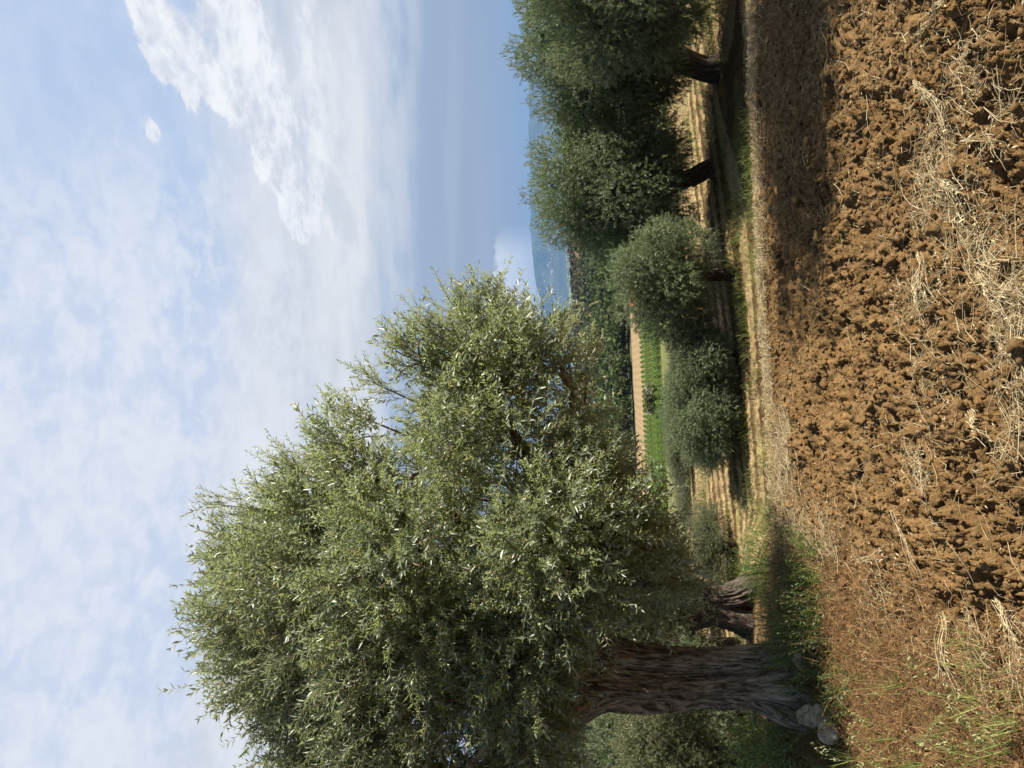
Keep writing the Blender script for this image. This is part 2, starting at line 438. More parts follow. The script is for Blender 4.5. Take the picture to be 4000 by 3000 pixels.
def plough_height(x, y):
    """crumbly ploughed relief: several sizes of cellular clods over low furrows"""
    h = (fbm(x * 2.0, y * 2.6, seed=21, o=3) - .5) * .17
    h = h + .012 * np.sin((y * 1.0 - .10 * x + .5 * fbm(x, y, seed=4, o=2)) * 7.5)
    lump = .02 + 1.85 * fbm(x * 1.6, y * 1.6, seed=88, o=2)
    rough = fbm(x * 24, y * 24, seed=77, o=4, g=.6)
    for k, (cell, amp, seed, pw) in enumerate(((.21, .060, 31, 0), (.11, .036, 47, 2), (.058, .030, 53, 1.4), (.031, .026, 61, 1), (.018, .018, 71, 1))):
        cx, cy = np.floor(x / cell), np.floor(y / cell); best = np.zeros_like(x)
        wx = (fbm(x / cell * 2.1, y / cell * 2.1, None, seed + 3, 3, .6) - .5) * 1.1; wy = (fbm(x / cell * 2.1 + 50, y / cell * 2.1, None, seed + 4, 3, .6) - .5) * 1.1
        for dx in (-1, 0, 1):
            for dy in (-1, 0, 1):
                gx, gy = cx + dx, cy + dy
                px = gx + .15 + .7 * hash3(gx, gy, gx * 0, seed); py = gy + .15 + .7 * hash3(gx, gy, gx * 0, seed + 1)
                s = hash3(gx, gy, gx * 0, seed + 2)
                r = .25 + .50 * s
                d2 = ((x / cell + wx - px) ** 2 + (y / cell + wy - py) ** 2) / (r * r)
                best = np.maximum(best, np.clip(1 - d2, 0, 1) ** .55 * (s ** pw if pw else (s > .80)) * (.75 + .5 * hash3(gx, gy, gx * 0, seed + 7)))
        h = h + best * amp * (.45 + 1.0 * rough) * lump
    pit = fbm(x * 15, y * 15, seed=101, o=3); h = h - .035 * sst(.58, .72, pit) - .05 * sst(.60, .78, fbm(x * 5.5, y * 5.5, seed=102, o=3))
    h = (h * (1 - .5 * sst(3.6, 5.2, y))) + (rough - .5) * .05 * (1 - .35 * sst(3.6, 5.2, y)) + (fbm(x * 85, y * 85, seed=78, o=2) - .5) * .016 - .055
    return h

def build_ground():
    ys = [-60, -25, -10, -4, -1.5, 0.2, 1.0]
    y = 1.5
    while y < 6.9: ys.append(y); y += max(.0027 * y, .0055) if y > 2.2 else .02
    while y < 19: ys.append(y); y += .028 if y < 10 else .03
    while y < 34: ys.append(y); y += .06
    while y < 26000: ys.append(y); y *= 1.018
    ys = np.array(ys); nu = 860
    u = np.linspace(-1, 1, nu); u = .80 * u + .9 * u ** 7 + 0 * u
    Y = np.repeat(ys[:, None], nu, 1); X = u[None] * (np.abs(Y) * .92 + .9) / 1.0
    Z = terrain(X, Y)
    near = Y < 34
    xn, yn = X[near], Y[near]
    weed = sst(-.9, -1.5, xn + (fbm(xn * 1.5, yn * 1.5, seed=13, o=2) - .5) * .8)
    pl = sst(6.9, 5.2, yn) * sst(.5, 1.4, yn)
    zn = Z[near] + plough_height(xn, yn) * pl * (1 - .75 * weed)
    rp = rowphase(xn, yn); fld = sst(7.2, 9.2, yn) * sst(34, 30, yn)
    zn = zn + fld * (.08 * rp + .05 * (fbm(xn * 9, yn * 9, seed=8, o=3) - .5) + .05 * (fbm(xn * 22, yn * 22, seed=9, o=3) - .5))
    # straw-strewn lip of the terrace
    zn = zn + .015 * sst(5.7, 5.9, yn) * sst(6.3, 6.0, yn)
    Z[near] = zn
    # base colour of the land; soil between the straw rows is darkened
    col = np.empty(X.shape + (3,)); col[:] = (.16, .15, .06)
    n1 = fbm(X / 7, Y / 7, seed=33, o=3)[..., None]
    soil2 = SOIL * np.array([.80, .80, .82])
    field = (Y < 30)
    strawc = np.array([.31, .225, .11])
    c = soil2 * .5 * (1 - .9 * sst(.5, .72, rp)[:, None]) + strawc * 1.1 * .9 * (sst(.55, .72, rp) * (.55 + .8 * fbm(xn * 6, yn * 6, seed=19, o=3)))[:, None]
    gm = sst(.56, .70, fbm(xn / 1.1, yn / .5, seed=15, o=3))[:, None] * .3
    c = c * (1 - gm) + np.array([.17, .20, .05]) * gm
    cs = SOIL * (.9 + .25 * fbm(xn / .6, yn / .6, seed=12, o=2))[:, None]
    wc = np.array([.14, .085, .038])
    cs = cs * (1 - weed[:, None]) + wc * weed[:, None]
    b = sst(7.2, 8.2, yn)[:, None]
    col[near] = cs * (1 - b) + c * b
    slope = (Y >= 34) & (Y < 190); col[slope] = (np.array([.13, .135, .05]) * (.5 + 1.0 * fbm(X[slope] / .7, Y[slope] / .7, seed=38, o=3))[:, None]) * (0.8 + .5 * n1[slope])
    col[(Y >= 120) & (Y < 252)] = (.20, .20, .06)
    tan = (Y >= 252) & (Y < 300)
    ln = .5 + .5 * np.sin(X[tan] * 2 * np.pi / 2.6)
    col[tan] = np.array([.30, .215, .11]) * (.84 + .18 * ln)[:, None]
    ter = tan & (X > 28); col[ter] = (.34, .13, .055)
    hill = (Y >= 300) & (Y < 2600); col[hill] = np.array([.10, .10, .045]) * (.7 + .6 * n1[hill])
    op = hill & (fbm(X / 60, Y / 60, seed=70, o=3) > .66); col[op] = (.30, .16, .08)
    pl2 = Y >= 2600
    fx = hash3(np.floor(X[pl2] / 420 + fbm(X[pl2] / 900, Y[pl2] / 900, seed=2, o=1)), np.floor(Y[pl2] / 900), Y[pl2] * 0, 3)
    pal = np.array([[.10, .14, .06], [.22, .22, .12], [.13, .18, .08], [.30, .27, .17], [.08, .11, .05]])
    col[pl2] = pal[(fx * 4.99).astype(int)]
    A = Acc(); ny = len(ys)
    i = np.arange(ny - 1)[:, None] * nu; j = np.arange(nu - 1)[None]
    F = np.stack([i + j, i + j + 1, i + nu + j + 1, i + nu + j], -1).reshape(-1, 4)
    A.add(np.stack([X, Y, Z], -1).reshape(-1, 3), F)
    me = A.mesh('ground', M['soil'], True, col.reshape(-1, 3))
    return tag(link('ground', me), kind='structure')
build_ground()

def soil_z(x, y):
    x = np.asarray(x, float); y = np.asarray(y, float)
    weed = sst(-.9, -1.5, x + (fbm(x * 1.5, y * 1.5, seed=13, o=2) - .5) * .8)
    z = terrain(x, y) + plough_height(x, y) * sst(6.9, 5.2, y) * sst(.5, 1.4, y) * (1 - .75 * weed)
    z = z + sst(7.2, 9.2, y) * sst(34, 30, y) * .08 * rowphase(x, y) + .015 * sst(5.7, 5.9, y) * sst(6.3, 6.0, y)
    return z

def build_clods():
    """loose crumbs and clods lying on the ploughed soil"""
    A = Acc(); cols = []
    v1, f1 = ico(3); v0, f0 = ico(1)
    for (N, v, f, r0, r1, k) in ((700, v1, f1, .014, .052, 2.6), (16000, v0, f0, .006, .020, 2.2), (52000, v0, f0, .0025, .008, 1.2)):
        y = 1.9 + (6.1 - 1.9) * rng.random(N) ** 1.3; x = (rng.random(N) * 2 - 1) * (y * .62 + .5)
        ok = (x > -1.2 - .5 * rng.random(N)); x, y = x[ok], y[ok]; n = len(x)
        r = r0 + (r1 - r0) * rng.random(n) ** k
        z = soil_z(x, y) + r * .25
        rad = 1 + .75 * (rng.random((n, len(v), 1)) - .5)
        ax = norm(rng.normal(size=(n, 3))); sq = 1 - .4 * np.abs((v[None] * ax[:, None]).sum(-1, keepdims=True)) * rng.random((n, 1, 1))
        if len(v) > 20:
            bump = fbm(v[None, :, 0] * 1.6 + x[:, None] * 9, v[None, :, 1] * 1.6 + y[:, None] * 9, v[None, :, 2] * 1.6, 5, 3)[..., None]
            rad = .15 + 1.5 * bump + .45 * (rng.random((n, len(v), 1)) - .5)
        V = v[None] * rad * sq * r[:, None, None] * np.array([1, 1, .85]) + np.stack([x, y, z], -1)[:, None]
        F = (f[None] + (np.arange(n) * len(v))[:, None, None]).reshape(-1, 3)
        A.add(V.reshape(-1, 3), F)
        cols.append(np.repeat(SOIL * (1.0 + .35 * (rng.random((n, 1)) - .3)), len(v), 0))
    me = A.mesh('soil_clods', M['soil'], False, np.concatenate(cols))
    tag(link('soil_clods', me), 'loose crumbly brown clods strewn over the ploughed soil', 'soil clods', kind='stuff')
build_clods()

# ---------------------------------------------------------------- foliage
def shoots(A, B, D, L, nodes, ll, lw, droop=.12, stem=.0022, mleaf=0, mtwig=1, val=None, blossom=None, mbud=2):
    """leafy shoots: opposite pairs of leaves along a thin curved stem"""
    N = len(B)
    if val is None: val = rng.random(N)
    D = norm(D); a, b = frames(D)
    ts = np.linspace(0, 1, 4)[None, :, None]
    g = np.array([0, 0, -1.0])
    P = B[:, None] + D[:, None] * ts * L[:, None, None] + g * (ts ** 2) * (L * droop)[:, None, None] + (a[:, None] * (rng.normal(size=(N, 1, 1)) * .10)) * ts ** 2 * L[:, None, None]
    thin_tubes(A, P, np.linspace(1, .45, 4)[None] * np.full((N, 1), stem), mtwig, val)
    ph = rng.random(N) * 6.28
    for k in range(nodes):
        t = .12 + .88 * (k + .5) / nodes
        seg = min(2, int(t * 3)); w = t * 3 - seg
        p = P[:, seg] * (1 - w) + P[:, seg + 1] * w
        d = norm(P[:, min(seg + 1, 3)] - P[:, seg])
        for s in (0, 1):
            th = ph + k * 1.5708 + s * 3.1416 + rng.normal(size=N) * .35
            side = a * np.cos(th)[:, None] + b * np.sin(th)[:, None]
            sp = .55 + .5 * rng.random(N) - .35 * t
            dl = norm(d + side * sp[:, None] * 1.9 + rng.normal(size=(N, 3)) * .22)
            nn = norm(d * .8 - side * .5 + np.array([0, 0, .55]) + rng.normal(size=(N, 3)) * .25)
            l = ll * (.62 + .55 * rng.random(N)) * (1 - .35 * max(0, t - .75) * 4 * .6)
            v = np.clip(val * .6 + rng.random(N) * .4, 0, 1)
            leaves(A, p, dl, nn, l, l * lw * (.8 + .4 * rng.random(N)), mleaf, v)
    if blossom is not None and blossom.any():
        q = np.where(blossom)[0]; v, f = OCT
        for c in range(24):
            t = (.35, .6, .85)[c % 3] + .03 * rng.normal(size=len(q)); p = B[q] + D[q] * (t * L[q])[:, None] + rng.normal(size=(len(q), 3)) * .011
            r = .0030 + .003 * rng.random(len(q))
            V = v[None] * r[:, None, None] + p[:, None]
            F = (f[None] + (np.arange(len(q)) * len(v))[:, None, None]).reshape(-1, 3)
            A.add(V.reshape(-1, 3), F, mbud, np.repeat(rng.random(len(q)), len(v)))

OCT = (np.array([[1, 0, 0], [-1, 0, 0], [0, 1, 0], [0, -1, 0], [0, 0, 1], [0, 0, -1.0]]),
       np.array([[0, 2, 4], [2, 1, 4], [1, 3, 4], [3, 0, 4], [2, 0, 5], [1, 2, 5], [3, 1, 5], [0, 3, 5]]))

def lobe_shoots(c, r, n, up=.5, centre=None, squash=.85, inner=.35):
    d = norm(rng.normal(size=(n, 3)))
    rad = (inner + (1 - inner) * rng.random(n) ** .6)
    nz = .75 + .5 * vnoise(d[:, 0] * 1.8 + c[0] * 3 + 9, d[:, 1] * 1.8 + c[1] * 3 + 9, d[:, 2] * 1.8 + 9, 11)
    P = c + d * (r * rad * nz)[:, None] * np.array([1, 1, squash])
    out = d * .8
    if centre is not None: out = out + norm(c - centre) * .55
    D = norm(out + np.array([0, 0, up]) + rng.normal(size=(n, 3)) * .35)
    return P, D

# ------------------------------------------------ the big olive on the left
def big_tree():
    base = ground_hit(1722, 1478); base[2] -= .06
    T = lambda X, Y, d: at(X, Y, d) - base
    root = thing('olive_tree', base, 'large flowering olive tree with thick furrowed trunk, nearest on the left, beside stones', 'olive tree')
    W = Acc(); d0 = base[1]
    trunk = [T(1762, 1488, d0) - [0, 0, .1], T(1720, 1488, d0), T(1640, 1482, d0 + .02), T(1520, 1482, d0 + .04), T(1400, 1476, d0 + .02), T(1310, 1466, d0), T(1250, 1468, d0), T(1215, 1470, d0)]
    tube(W, trunk, [.30, .225, .180, .170, .195, .205, .15, .03], 220, 330, seed=3, gnarl=.22, flute=.18, ridge=.046)
    for k, (aa, ln_) in enumerate(((-.2, .5), (.8, .42), (1.9, .5), (2.9, .45), (3.9, .5), (4.9, .55), (5.6, .4))):
        q = T(1722, 1484, d0); e = np.array([math.cos(aa), math.sin(aa), 0])
        tube(W, [q + e * .06 + [0, 0, .42], q + e * .19 + [0, 0, .16], q + e * (.20 + ln_ * .12) + [0, 0, .03], q + e * (.20 + ln_ * .32) + [0, 0, -.08]], [.05, .085, .06, .03], 24, 40, seed=60 + k, gnarl=.2, flute=.1, ridge=.014)
    # second fused stem on the right side of the trunk
    tube(W, [T(1750, 1412, d0 - .02) - [0, 0, .08], T(1640, 1424, d0 - .04), T(1480, 1426, d0 - .05), T(1330, 1408, d0 - .03), T(1255, 1360, d0), T(1200, 1290, d0 - .1)],
         [.17, .105, .095, .11, .11, .09], 130, 260, seed=8, gnarl=.16, flute=.12, ridge=.030)
    limbs = [
        ([T(1350, 1470, d0), T(1265, 1510, d0 + .05), T(1205, 1570, d0 + .15), T(1120, 1640, d0 + .3), T(960, 1700, d0 + .4)], [.17, .15, .135, .11, .06]),
        ([T(1340, 1440, d0), T(1250, 1440, d0 - .05), T(1120, 1420, d0 - .1), T(950, 1370, d0 - .05), T(780, 1330, d0), T(640, 1290, d0)], [.14, .12, .10, .075, .05, .022]),
        ([T(1255, 1360, d0), T(1200, 1280, d0 + .1), T(1150, 1150, d0 + .15), T(1150, 1030, d0 + .1), T(1120, 960, d0), T(1050, 850, d0 - .1)], [.12, .10, .085, .07, .06, .03]),
        ([T(1215, 1180, d0 + .2), T(1215, 1060, d0 + .25), T(1205, 1000, d0 + .3), T(1225, 930, d0 + .2), T(1240, 840, d0)], [.07, .06, .055, .04, .02]),
        ([T(1200, 1290, d0), T(1060, 1180, d0 - .2), T(900, 1080, d0 - .3), T(740, 1020, d0 - .2)], [.09, .07, .05, .025]),
        ([T(1320, 1450, d0), T(1240, 1430, d0 + .4), T(1100, 1380, d0 + .9), T(900, 1300, d0 + 1.2)], [.11, .09, .07, .03]),
        ([T(1260, 1330, d0), T(1280, 1250, d0 - .4), T(1250, 1150, d0 - .8), T(1230, 1060, d0 - 1.0)], [.08, .06, .045, .02]),
        ([T(1265, 1510, d0 + .05), T(1190, 1540, d0 - .5), T(1080, 1560, d0 - .8)], [.09, .06, .03]),
        ([T(1205, 1570, d0 + .15), T(1150, 1680, d0 + .1), T(1120, 1850, d0 + .1)], [.11, .08, .03]),
    ]
    lp = []
    for k, (p, r) in enumerate(limbs):
        tube(W, p, r, 26, 50, seed=20 + k, gnarl=.12, flute=.06, ridge=.010)
        lp.append(spline(p, 24)[6:])
    # burl and stub on the left limb
    vb, fb = ico(3)
    for (X, Y, r) in ((1200, 1588, .12), (1290, 1420, .08)):
        bb = vb * (r * (.8 + .5 * fbm(vb[:, 0] * 2 + 7, vb[:, 1] * 2 + 7, vb[:, 2] * 2, 9, 3)))[:, None] + T(X, Y, d0 + .1)
        W.add(bb, fb)
    # crown: leafy lobes filling the outline seen from the field
    poly = [(560, 1110), (520, 1240), (500, 1400), (570, 1500), (640, 1590), (640, 1800), (1160, 1860), (1170, 1600), (1190, 1480), (1300, 1330), (1400, 1300), (1425, 1200),
            (1370, 1120), (1260, 1020), (1245, 920), (1235, 850), (1190, 790), (1150, 760), (1090, 735), (1010, 725), (950, 790), (890, 850), (820, 950), (720, 1040)]
    poly = np.array(poly, float)
    def inside(p):
        x, y = p; c = False; j = len(poly) - 1
        for i in range(len(poly)):
            if (poly[i, 1] > y) != (poly[j, 1] > y) and x < (poly[j, 0] - poly[i, 0]) * (y - poly[i, 1]) / (poly[j, 1] - poly[i, 1]) + poly[i, 0]: c = not c
            j = i
        return c
    def edge(p):
        dm = 1e9
        for i in range(len(poly)):
            a, b = poly[i - 1], poly[i]; t = np.clip(np.dot(p - a, b - a) / np.dot(b - a, b - a), 0, 1)
            dm = min(dm, np.linalg.norm(p - a - t * (b - a)))
        return dm
    lob = []
    # rim lobes
    for i in range(len(poly)):
        a, b = poly[i - 1], poly[i]; n = max(1, int(np.linalg.norm(b - a) / 105))
        for k in range(n):
            p = a + (b - a) * (k + .5) / n
            if rng.random() < .14: continue
            p = p + (np.array([1060., 1330.]) - p) * (rng.normal() * .075 + .01)
            lob.append((p[0], p[1], d0 + (.55 if p[0] > 1120 and p[1] > 1330 else rng.normal() * .30 - .1), .24 + .08 * rng.random()))
    # body
    tries = 0; body = []
    while len(body) < 84 and tries < 4000:
        tries += 1
        p = np.array([rng.uniform(480, 1480), rng.uniform(660, 1820)])
        if not inside(p): continue
        e = edge(p)
        if e < 40: continue
        dep = min(1.0, math.sqrt(e / 330.0)); dd = d0 + rng.choice([-1, 1], p=[.62, .38]) * dep * rng.uniform(.25, 1.20)
        if math.hypot((p[0] - 1200) / 60, (p[1] - 925) / 60) < 1.1: continue
        if p[0] > 1250 and p[1] > 1330 : continue
        q = at(p[0], p[1], dd)
        if any(np.linalg.norm(q - w) < .41 for w in body): continue
        body.append(q); lob.append((p[0], p[1], dd, .20 + .26 * rng.random()))
    for (X, Y, dd, r) in ((1220, 1110, -1.0, .30), (1300, 1170, -.80, .24), (1330, 1120, -.7, .24), (1230, 1230, -1.05, .32), (1180, 1320, -1.0, .30), (1270, 1290, -.8, .24), (1130, 1180, -1.1, .32), (1130, 1430, -.9, .30), (1140, 1540, -.8, .30), (1400, 1260, -.7, .18), (1130, 1640, -.5, .3), (1200, 1380, -.75, .2)):
        lob.append((X, Y, d0 + dd, r))
    cc = T(1000, 1280, d0)
    F = Acc(); allp = np.concatenate(lp)
    for (X, Y, dd, r) in lob:
        c = T(X, Y, dd)
        # limb to the lobe from the nearest big limb
        s = allp[np.argmin(np.linalg.norm(allp - c, axis=1) + .8 * np.maximum(0, allp[:, 2] - c[2]))]
        mid = (s + c) / 2 + rng.normal(size=3) * .08 + [0, 0, -.05]
        tube(W, [s, mid, c], [.030, .018, .008], 7, 10, seed=int(X), gnarl=.08)
        for q in range(6):
            e = c + norm(rng.normal(size=(1, 3)))[0] * r * .95
            tube(W, [c, (c + e) / 2 + rng.normal(size=3) * .03, e], [.009, .006, .003], 5, 6)
        n = int(125 * (r / .3) ** 2)
        P, D = lobe_shoots(c, r, n, .28, cc, inner=.15); D = norm(D + rng.normal(size=(n, 3)) * .25)
        L = .15 + .14 * rng.random(n); lg = rng.random(n) < .10; L = np.where(lg, L * 1.5, L)
        lv = np.clip(.5 + .35 * (rng.random() - .5) + rng.normal(size=n) * .22, 0, 1)
        sunny = sst(700, 900, X) * sst(1.0, .0, (P[:, 1]) * .4 + .3)
        bl = rng.random(n) < .55 * sunny
        shoots(F, P, D, L, 7, .062, .30, .10, .0020, val=lv, blossom=bl)
    # long sprigs breaking the outline against the sky
    sprigs = [(445, 1345, .36, (-.12, .2, 1)), (480, 1390, .3, (-.3, 0, 1)), (470, 1090, .33, (.15, 0, 1)), (500, 1180, .3, (.1, 0, 1)), (490, 1270, .34, (0, 0, 1)), (540, 1490, .3, (-.2, 0, 1)),
              (610, 1000, .32, (.5, 0, 1)), (590, 1060, .3, (.2, 0, 1)), (740, 885, .34, (.45, 0, 1)), (790, 820, .3, (.5, 0, 1)), (700, 970, .3, (.4, 0, 1)), (860, 740, .28, (.6, 0, .9)), (910, 700, .3, (.7, 0, .9)),
              (980, 650, .3, (1, 0, .6)), (1030, 640, .3, (1, 0, .3)), (1090, 680, .24, (1, 0, .2)), (1150, 700, .26, (1, 0, .1)), (1210, 715, .25, (1, 0, .2)), (1270, 745, .22, (1, 0, -.1)), (640, 1570, .3, (-.3, 0, 1)), (620, 1630, .3, (-.2, 0, 1)),
              (1370, 1100, .28, (.7, -.2, -.4)), (1460, 1230, .3, (.3, -.2, -.7)), (1450, 1290, .3, (.1, -.3, -.7))]
    for (X, Y, L, d) in sprigs:
        c = T(X, Y, d0 - .1 + rng.normal() * .2); n = 20
        d = norm(np.array([d]))
        ln = L * (.55 + .7 * rng.random(n))
        back = c - d * L * .9
        P = back + d * (L * rng.random((n, 1)) * .8) + rng.normal(size=(n, 3)) * .04; D = norm(d + rng.normal(size=(n, 3)) * .38)
        shoots(F, P, D, ln, 10, .055, .235, .06, .0024, val=rng.random(n) * .5 + .4)
        tube(W, [c - d[0] * L * 2.2, c - d[0] * L, c], [.012, .008, .003], 5, 8)
    link('trunk', W.mesh('trunk', M['bark'], True), root)
    link('crown', F.mesh('crown', [M['leaf_big'], M['twig'], M['bud']]), root)
    return root
big_tree()

# ------------------------------------------------ olives of the grove
def olive(name, H, RX, trunk_h, tr, nl, sh, leafm, barkm, seed, ll=.062, lean=(0, 0), low=-.75, nodes=7, lw=.27, split=False, lobr=(.30, .44)):
    """one olive: gnarled trunk, limbs to each leafy lobe, crown of leaf-sized faces. origin at the foot"""
    global rng
    rng = np.random.default_rng(seed)
    W = Acc(); F = Acc()
    fork = np.array([lean[0], lean[1], trunk_h])
    sides = 60
    if split:
        for s in (-1, 1):
            p = [np.array([s * tr * .75, 0, -.15]), np.array([s * tr * .8, 0, .12]), np.array([s * tr * .55, .02, trunk_h * .35]), np.array([s * tr * .45, .02, trunk_h * .65]) + fork * [.6, .6, 0], fork + [s * tr * .9, 0, 0]]
            tube(W, p, [tr * .85, tr * .72, tr * .58, tr * .5, tr * .45], 110, 150, seed=seed + s + 3, gnarl=.26, flute=.20, ridge=.05)
    else:
        p = [np.array([0, 0, -.15]), np.array([0, 0, .08]), fork * [.25, .25, .4] + [rng.normal() * .04, 0, 0], fork * [.7, .7, .75], fork]
        tube(W, p, [tr * 1.5, tr * 1.2, tr * .9, tr * .88, tr * 1.0], sides, 80, seed=seed, gnarl=.18, flute=.14, ridge=.022)
    cz = trunk_h + (H - trunk_h) * .42; hz = (H - cz)
    cen = np.array([lean[0] * 1.3, lean[1] * 1.3, cz]); pts = []
    tries = 0
    while len(pts) < nl and tries < 6000:
        tries += 1
        d = norm(rng.normal(size=(1, 3)))[0]
        if d[2] < low: continue
        rr = .55 + .35 * rng.random() if rng.random() < .8 else .2 + .3 * rng.random()
        zs = hz if d[2] > 0 else max(.3, cz - trunk_h * .45)
        q = cen + d * rr * np.array([RX, RX, zs])
        if any(np.linalg.norm(q - w) < RX * .26 for w in pts): continue
        pts.append(q)
    ml = []
    for k in range(5):
        a = k * 1.257 + rng.random(); e = cen + np.array([math.cos(a) * RX * .45, math.sin(a) * RX * .45, hz * (.0 + .5 * rng.random())])
        mid = fork * .5 + e * .5 + [math.cos(a) * .1, math.sin(a) * .1, .05]
        tube(W, [fork - [0, 0, tr * .5], mid, e], [tr * .62, tr * .42, tr * .18], 16, 24, seed=seed + k, gnarl=.12, flute=.05)
        ml.append(spline([fork, mid, e], 12)[3:])
    ml = np.concatenate(ml)
    for c in pts:
        r = RX * rng.uniform(*lobr)
        s = ml[np.argmin(np.linalg.norm(ml - c, axis=1))]
        tube(W, [s, (s + c) / 2 + rng.normal(size=3) * .08, c], [tr * .20, tr * .12, .012], 6, 9, seed=seed)
        n = int(sh * (r / .45) ** 2)
        P, D = lobe_shoots(c, r, n, .12, cen, .85, .30); D = norm(D + rng.normal(size=(n, 3)) * .45)
        P[:, 2] = np.maximum(P[:, 2], .25)
        L = (.10 + .12 * rng.random(n)) * (1 + .25 * (ll > .07))
        lv = np.clip(.5 + .4 * (rng.random() - .5) + rng.normal(size=n) * .2, 0, 1)
        shoots(F, P, D, L, nodes, ll, lw, .10, .003, val=lv)
    return W.mesh(name + '_trunk', barkm, True), F.mesh(name + '_crown', [leafm, M['twig']])

def place_tree(meshes, foot, label, group=None, rz=0, sc=1, name='olive_tree'):
    r = thing(name, foot, label, 'olive tree', group, rz, sc)
    link('trunk', meshes[0], r); link('crown', meshes[1], r)
    return r

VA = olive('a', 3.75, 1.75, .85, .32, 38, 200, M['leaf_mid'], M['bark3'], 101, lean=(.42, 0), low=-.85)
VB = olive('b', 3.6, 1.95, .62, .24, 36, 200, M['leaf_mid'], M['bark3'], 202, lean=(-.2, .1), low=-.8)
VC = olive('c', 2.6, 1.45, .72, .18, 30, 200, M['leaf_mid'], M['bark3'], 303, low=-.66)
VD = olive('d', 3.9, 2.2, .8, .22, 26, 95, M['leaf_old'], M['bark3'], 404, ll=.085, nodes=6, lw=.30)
T2 = olive('e', 3.0, 1.5, 1.20, .33, 22, 170, M['leaf_old'], M['bark2'], 505, ll=.055, lean=(.05, .1), split=True, low=-.35, nodes=8)

def spot(X, Y, dz=-.05, y=None):
    p = ground_hit(X, Y) if y is None else at(X, Y, y)
    p[2] = float(terrain(p[0], p[1])) + dz; return p

def extent(meshes):
    me = meshes[1]; v = np.empty(len(me.vertices) * 3, np.float32); me.vertices.foreach_get('co', v); v = v.reshape(-1, 3)
    return np.percentile(v[:, 2], 99.5), (np.percentile(v[:, 0], 99) - np.percentile(v[:, 0], 1) + np.percentile(v[:, 1], 99) - np.percentile(v[:, 1], 1)) / 2
EXT = {id(v): extent(v) for v in (VA, VB, VC, VD, T2)}
first = {}
def grove(meshes, X, Y, y, top, width, label, rz=0, group=None):
    """stand an olive with its foot at the place, scaled to the height and spread it has there"""
    p = spot(X, Y, -.05, y); h, w = EXT[id(meshes)]
    zt = at(top, Y, p[1])[2] - p[2]; sx = width / PX * p[1] / w; sc = (sx, sx, zt / h)
    if id(meshes) in first: return dup(first[id(meshes)], p, rz, sc, label, group)
    r = place_tree(meshes, p, label, group, rz, sc); first[id(meshes)] = r; return r

grove(T2, 1640, 1310, 8.2, 1245, 400, 'old olive tree with hollow split pale trunk, just behind the large flowering olive', .1)
grove(VA, 1552, 150, None, 1125, 265, 'tall dark olive tree with thick bare trunk, second from the right of the grove', .1)
grove(VB, 1585, -50, None, 1118, 330, 'tall olive tree cut by the frame, rightmost of the grove', 2.0)
grove(VB, 1548, 365, None, 1155, 290, 'wide bushy olive tree with short hidden trunk, third from the right of the grove', .3)
grove(VC, 1592, 590, None, 1325, 235, 'small round pale olive tree with single dark upright trunk, alone by the straw rows', 1.0)
grove(VC, 1600, 765, None, 1450, 165, 'low bushy olive tree leaning against the small round pale one', 2.6)
grove(VC, 1603, 880, None, 1434, 205, 'low grey-green olive tree in front of the vineyard', 4.0)
grove(VC, 1588, 945, None, 1478, 140, 'dark low olive tree at the right end of the bare straw rows', 5.2)
grove(VD, 1550, 965, 24, 1436, 190, 'pale hazy olive tree behind the low ones at the end of the straw rows', 1.2)
grove(VD, 1550, 1060, 27, 1462, 150, 'small blue-green olive tree at the far edge of the straw rows, by the thin pole', 2.2)
grove(VD, 1550, 850, 27, 1442, 190, 'pale olive tree half hidden behind the low grey-green one', 3.2)
grove(VD, 1625, 1180, 14, 1490, 170, 'round dark olive tree at the left end of the straw rows', .5)
grove(VD, 1620, 1270, 17, 1350, 260, 'dark olive tree behind the hollow split trunk', 4.1)
grove(VD, 1600, 1390, 13.5, 1250, 290, 'dark olive tree seen between the two old trunks', 1.9)
grove(VB, 1600, 1570, 12.5, 1200, 320, 'dark dense olive tree left of the thick furrowed trunk', 3.9)
grove(VB, 1600, 1700, 10.5, 1150, 340, 'dark dense olive tree at the left edge of the field', 5.0)
grove(VD, 1640, 1640, 8.8, 1330, 300, 'low dark olive tree close behind the three stones at the left edge', 1.1)
grove(VD, 1600, 1480, 17, 1220, 240, 'farther olive tree filling the gap behind the thick furrowed trunk', 2.9)
vd = first[id(VD)]
for k, (x, y) in enumerate(((8, 26), (14, 24), (10, 40), (18, 34), (-14, 30), (-13, 44), (12, 60), (-18, 48), (22, 52))):
    dup(vd, (x, y, float(terrain(x, y)) - .05), k * 1.3, .8 + .02 * k, 'pale olive tree on the slope down to the valley, behind the grove', 'olive trees on the slope below the grove')
# the neighbour at the right whose crown shades the ploughed strip
dup(vd, (4.35, 4.9, float(terrain(4.35, 4.9))), 0.0, (.50, .42, .93), 'olive tree at the right of the ploughed strip, casting the long shadow')

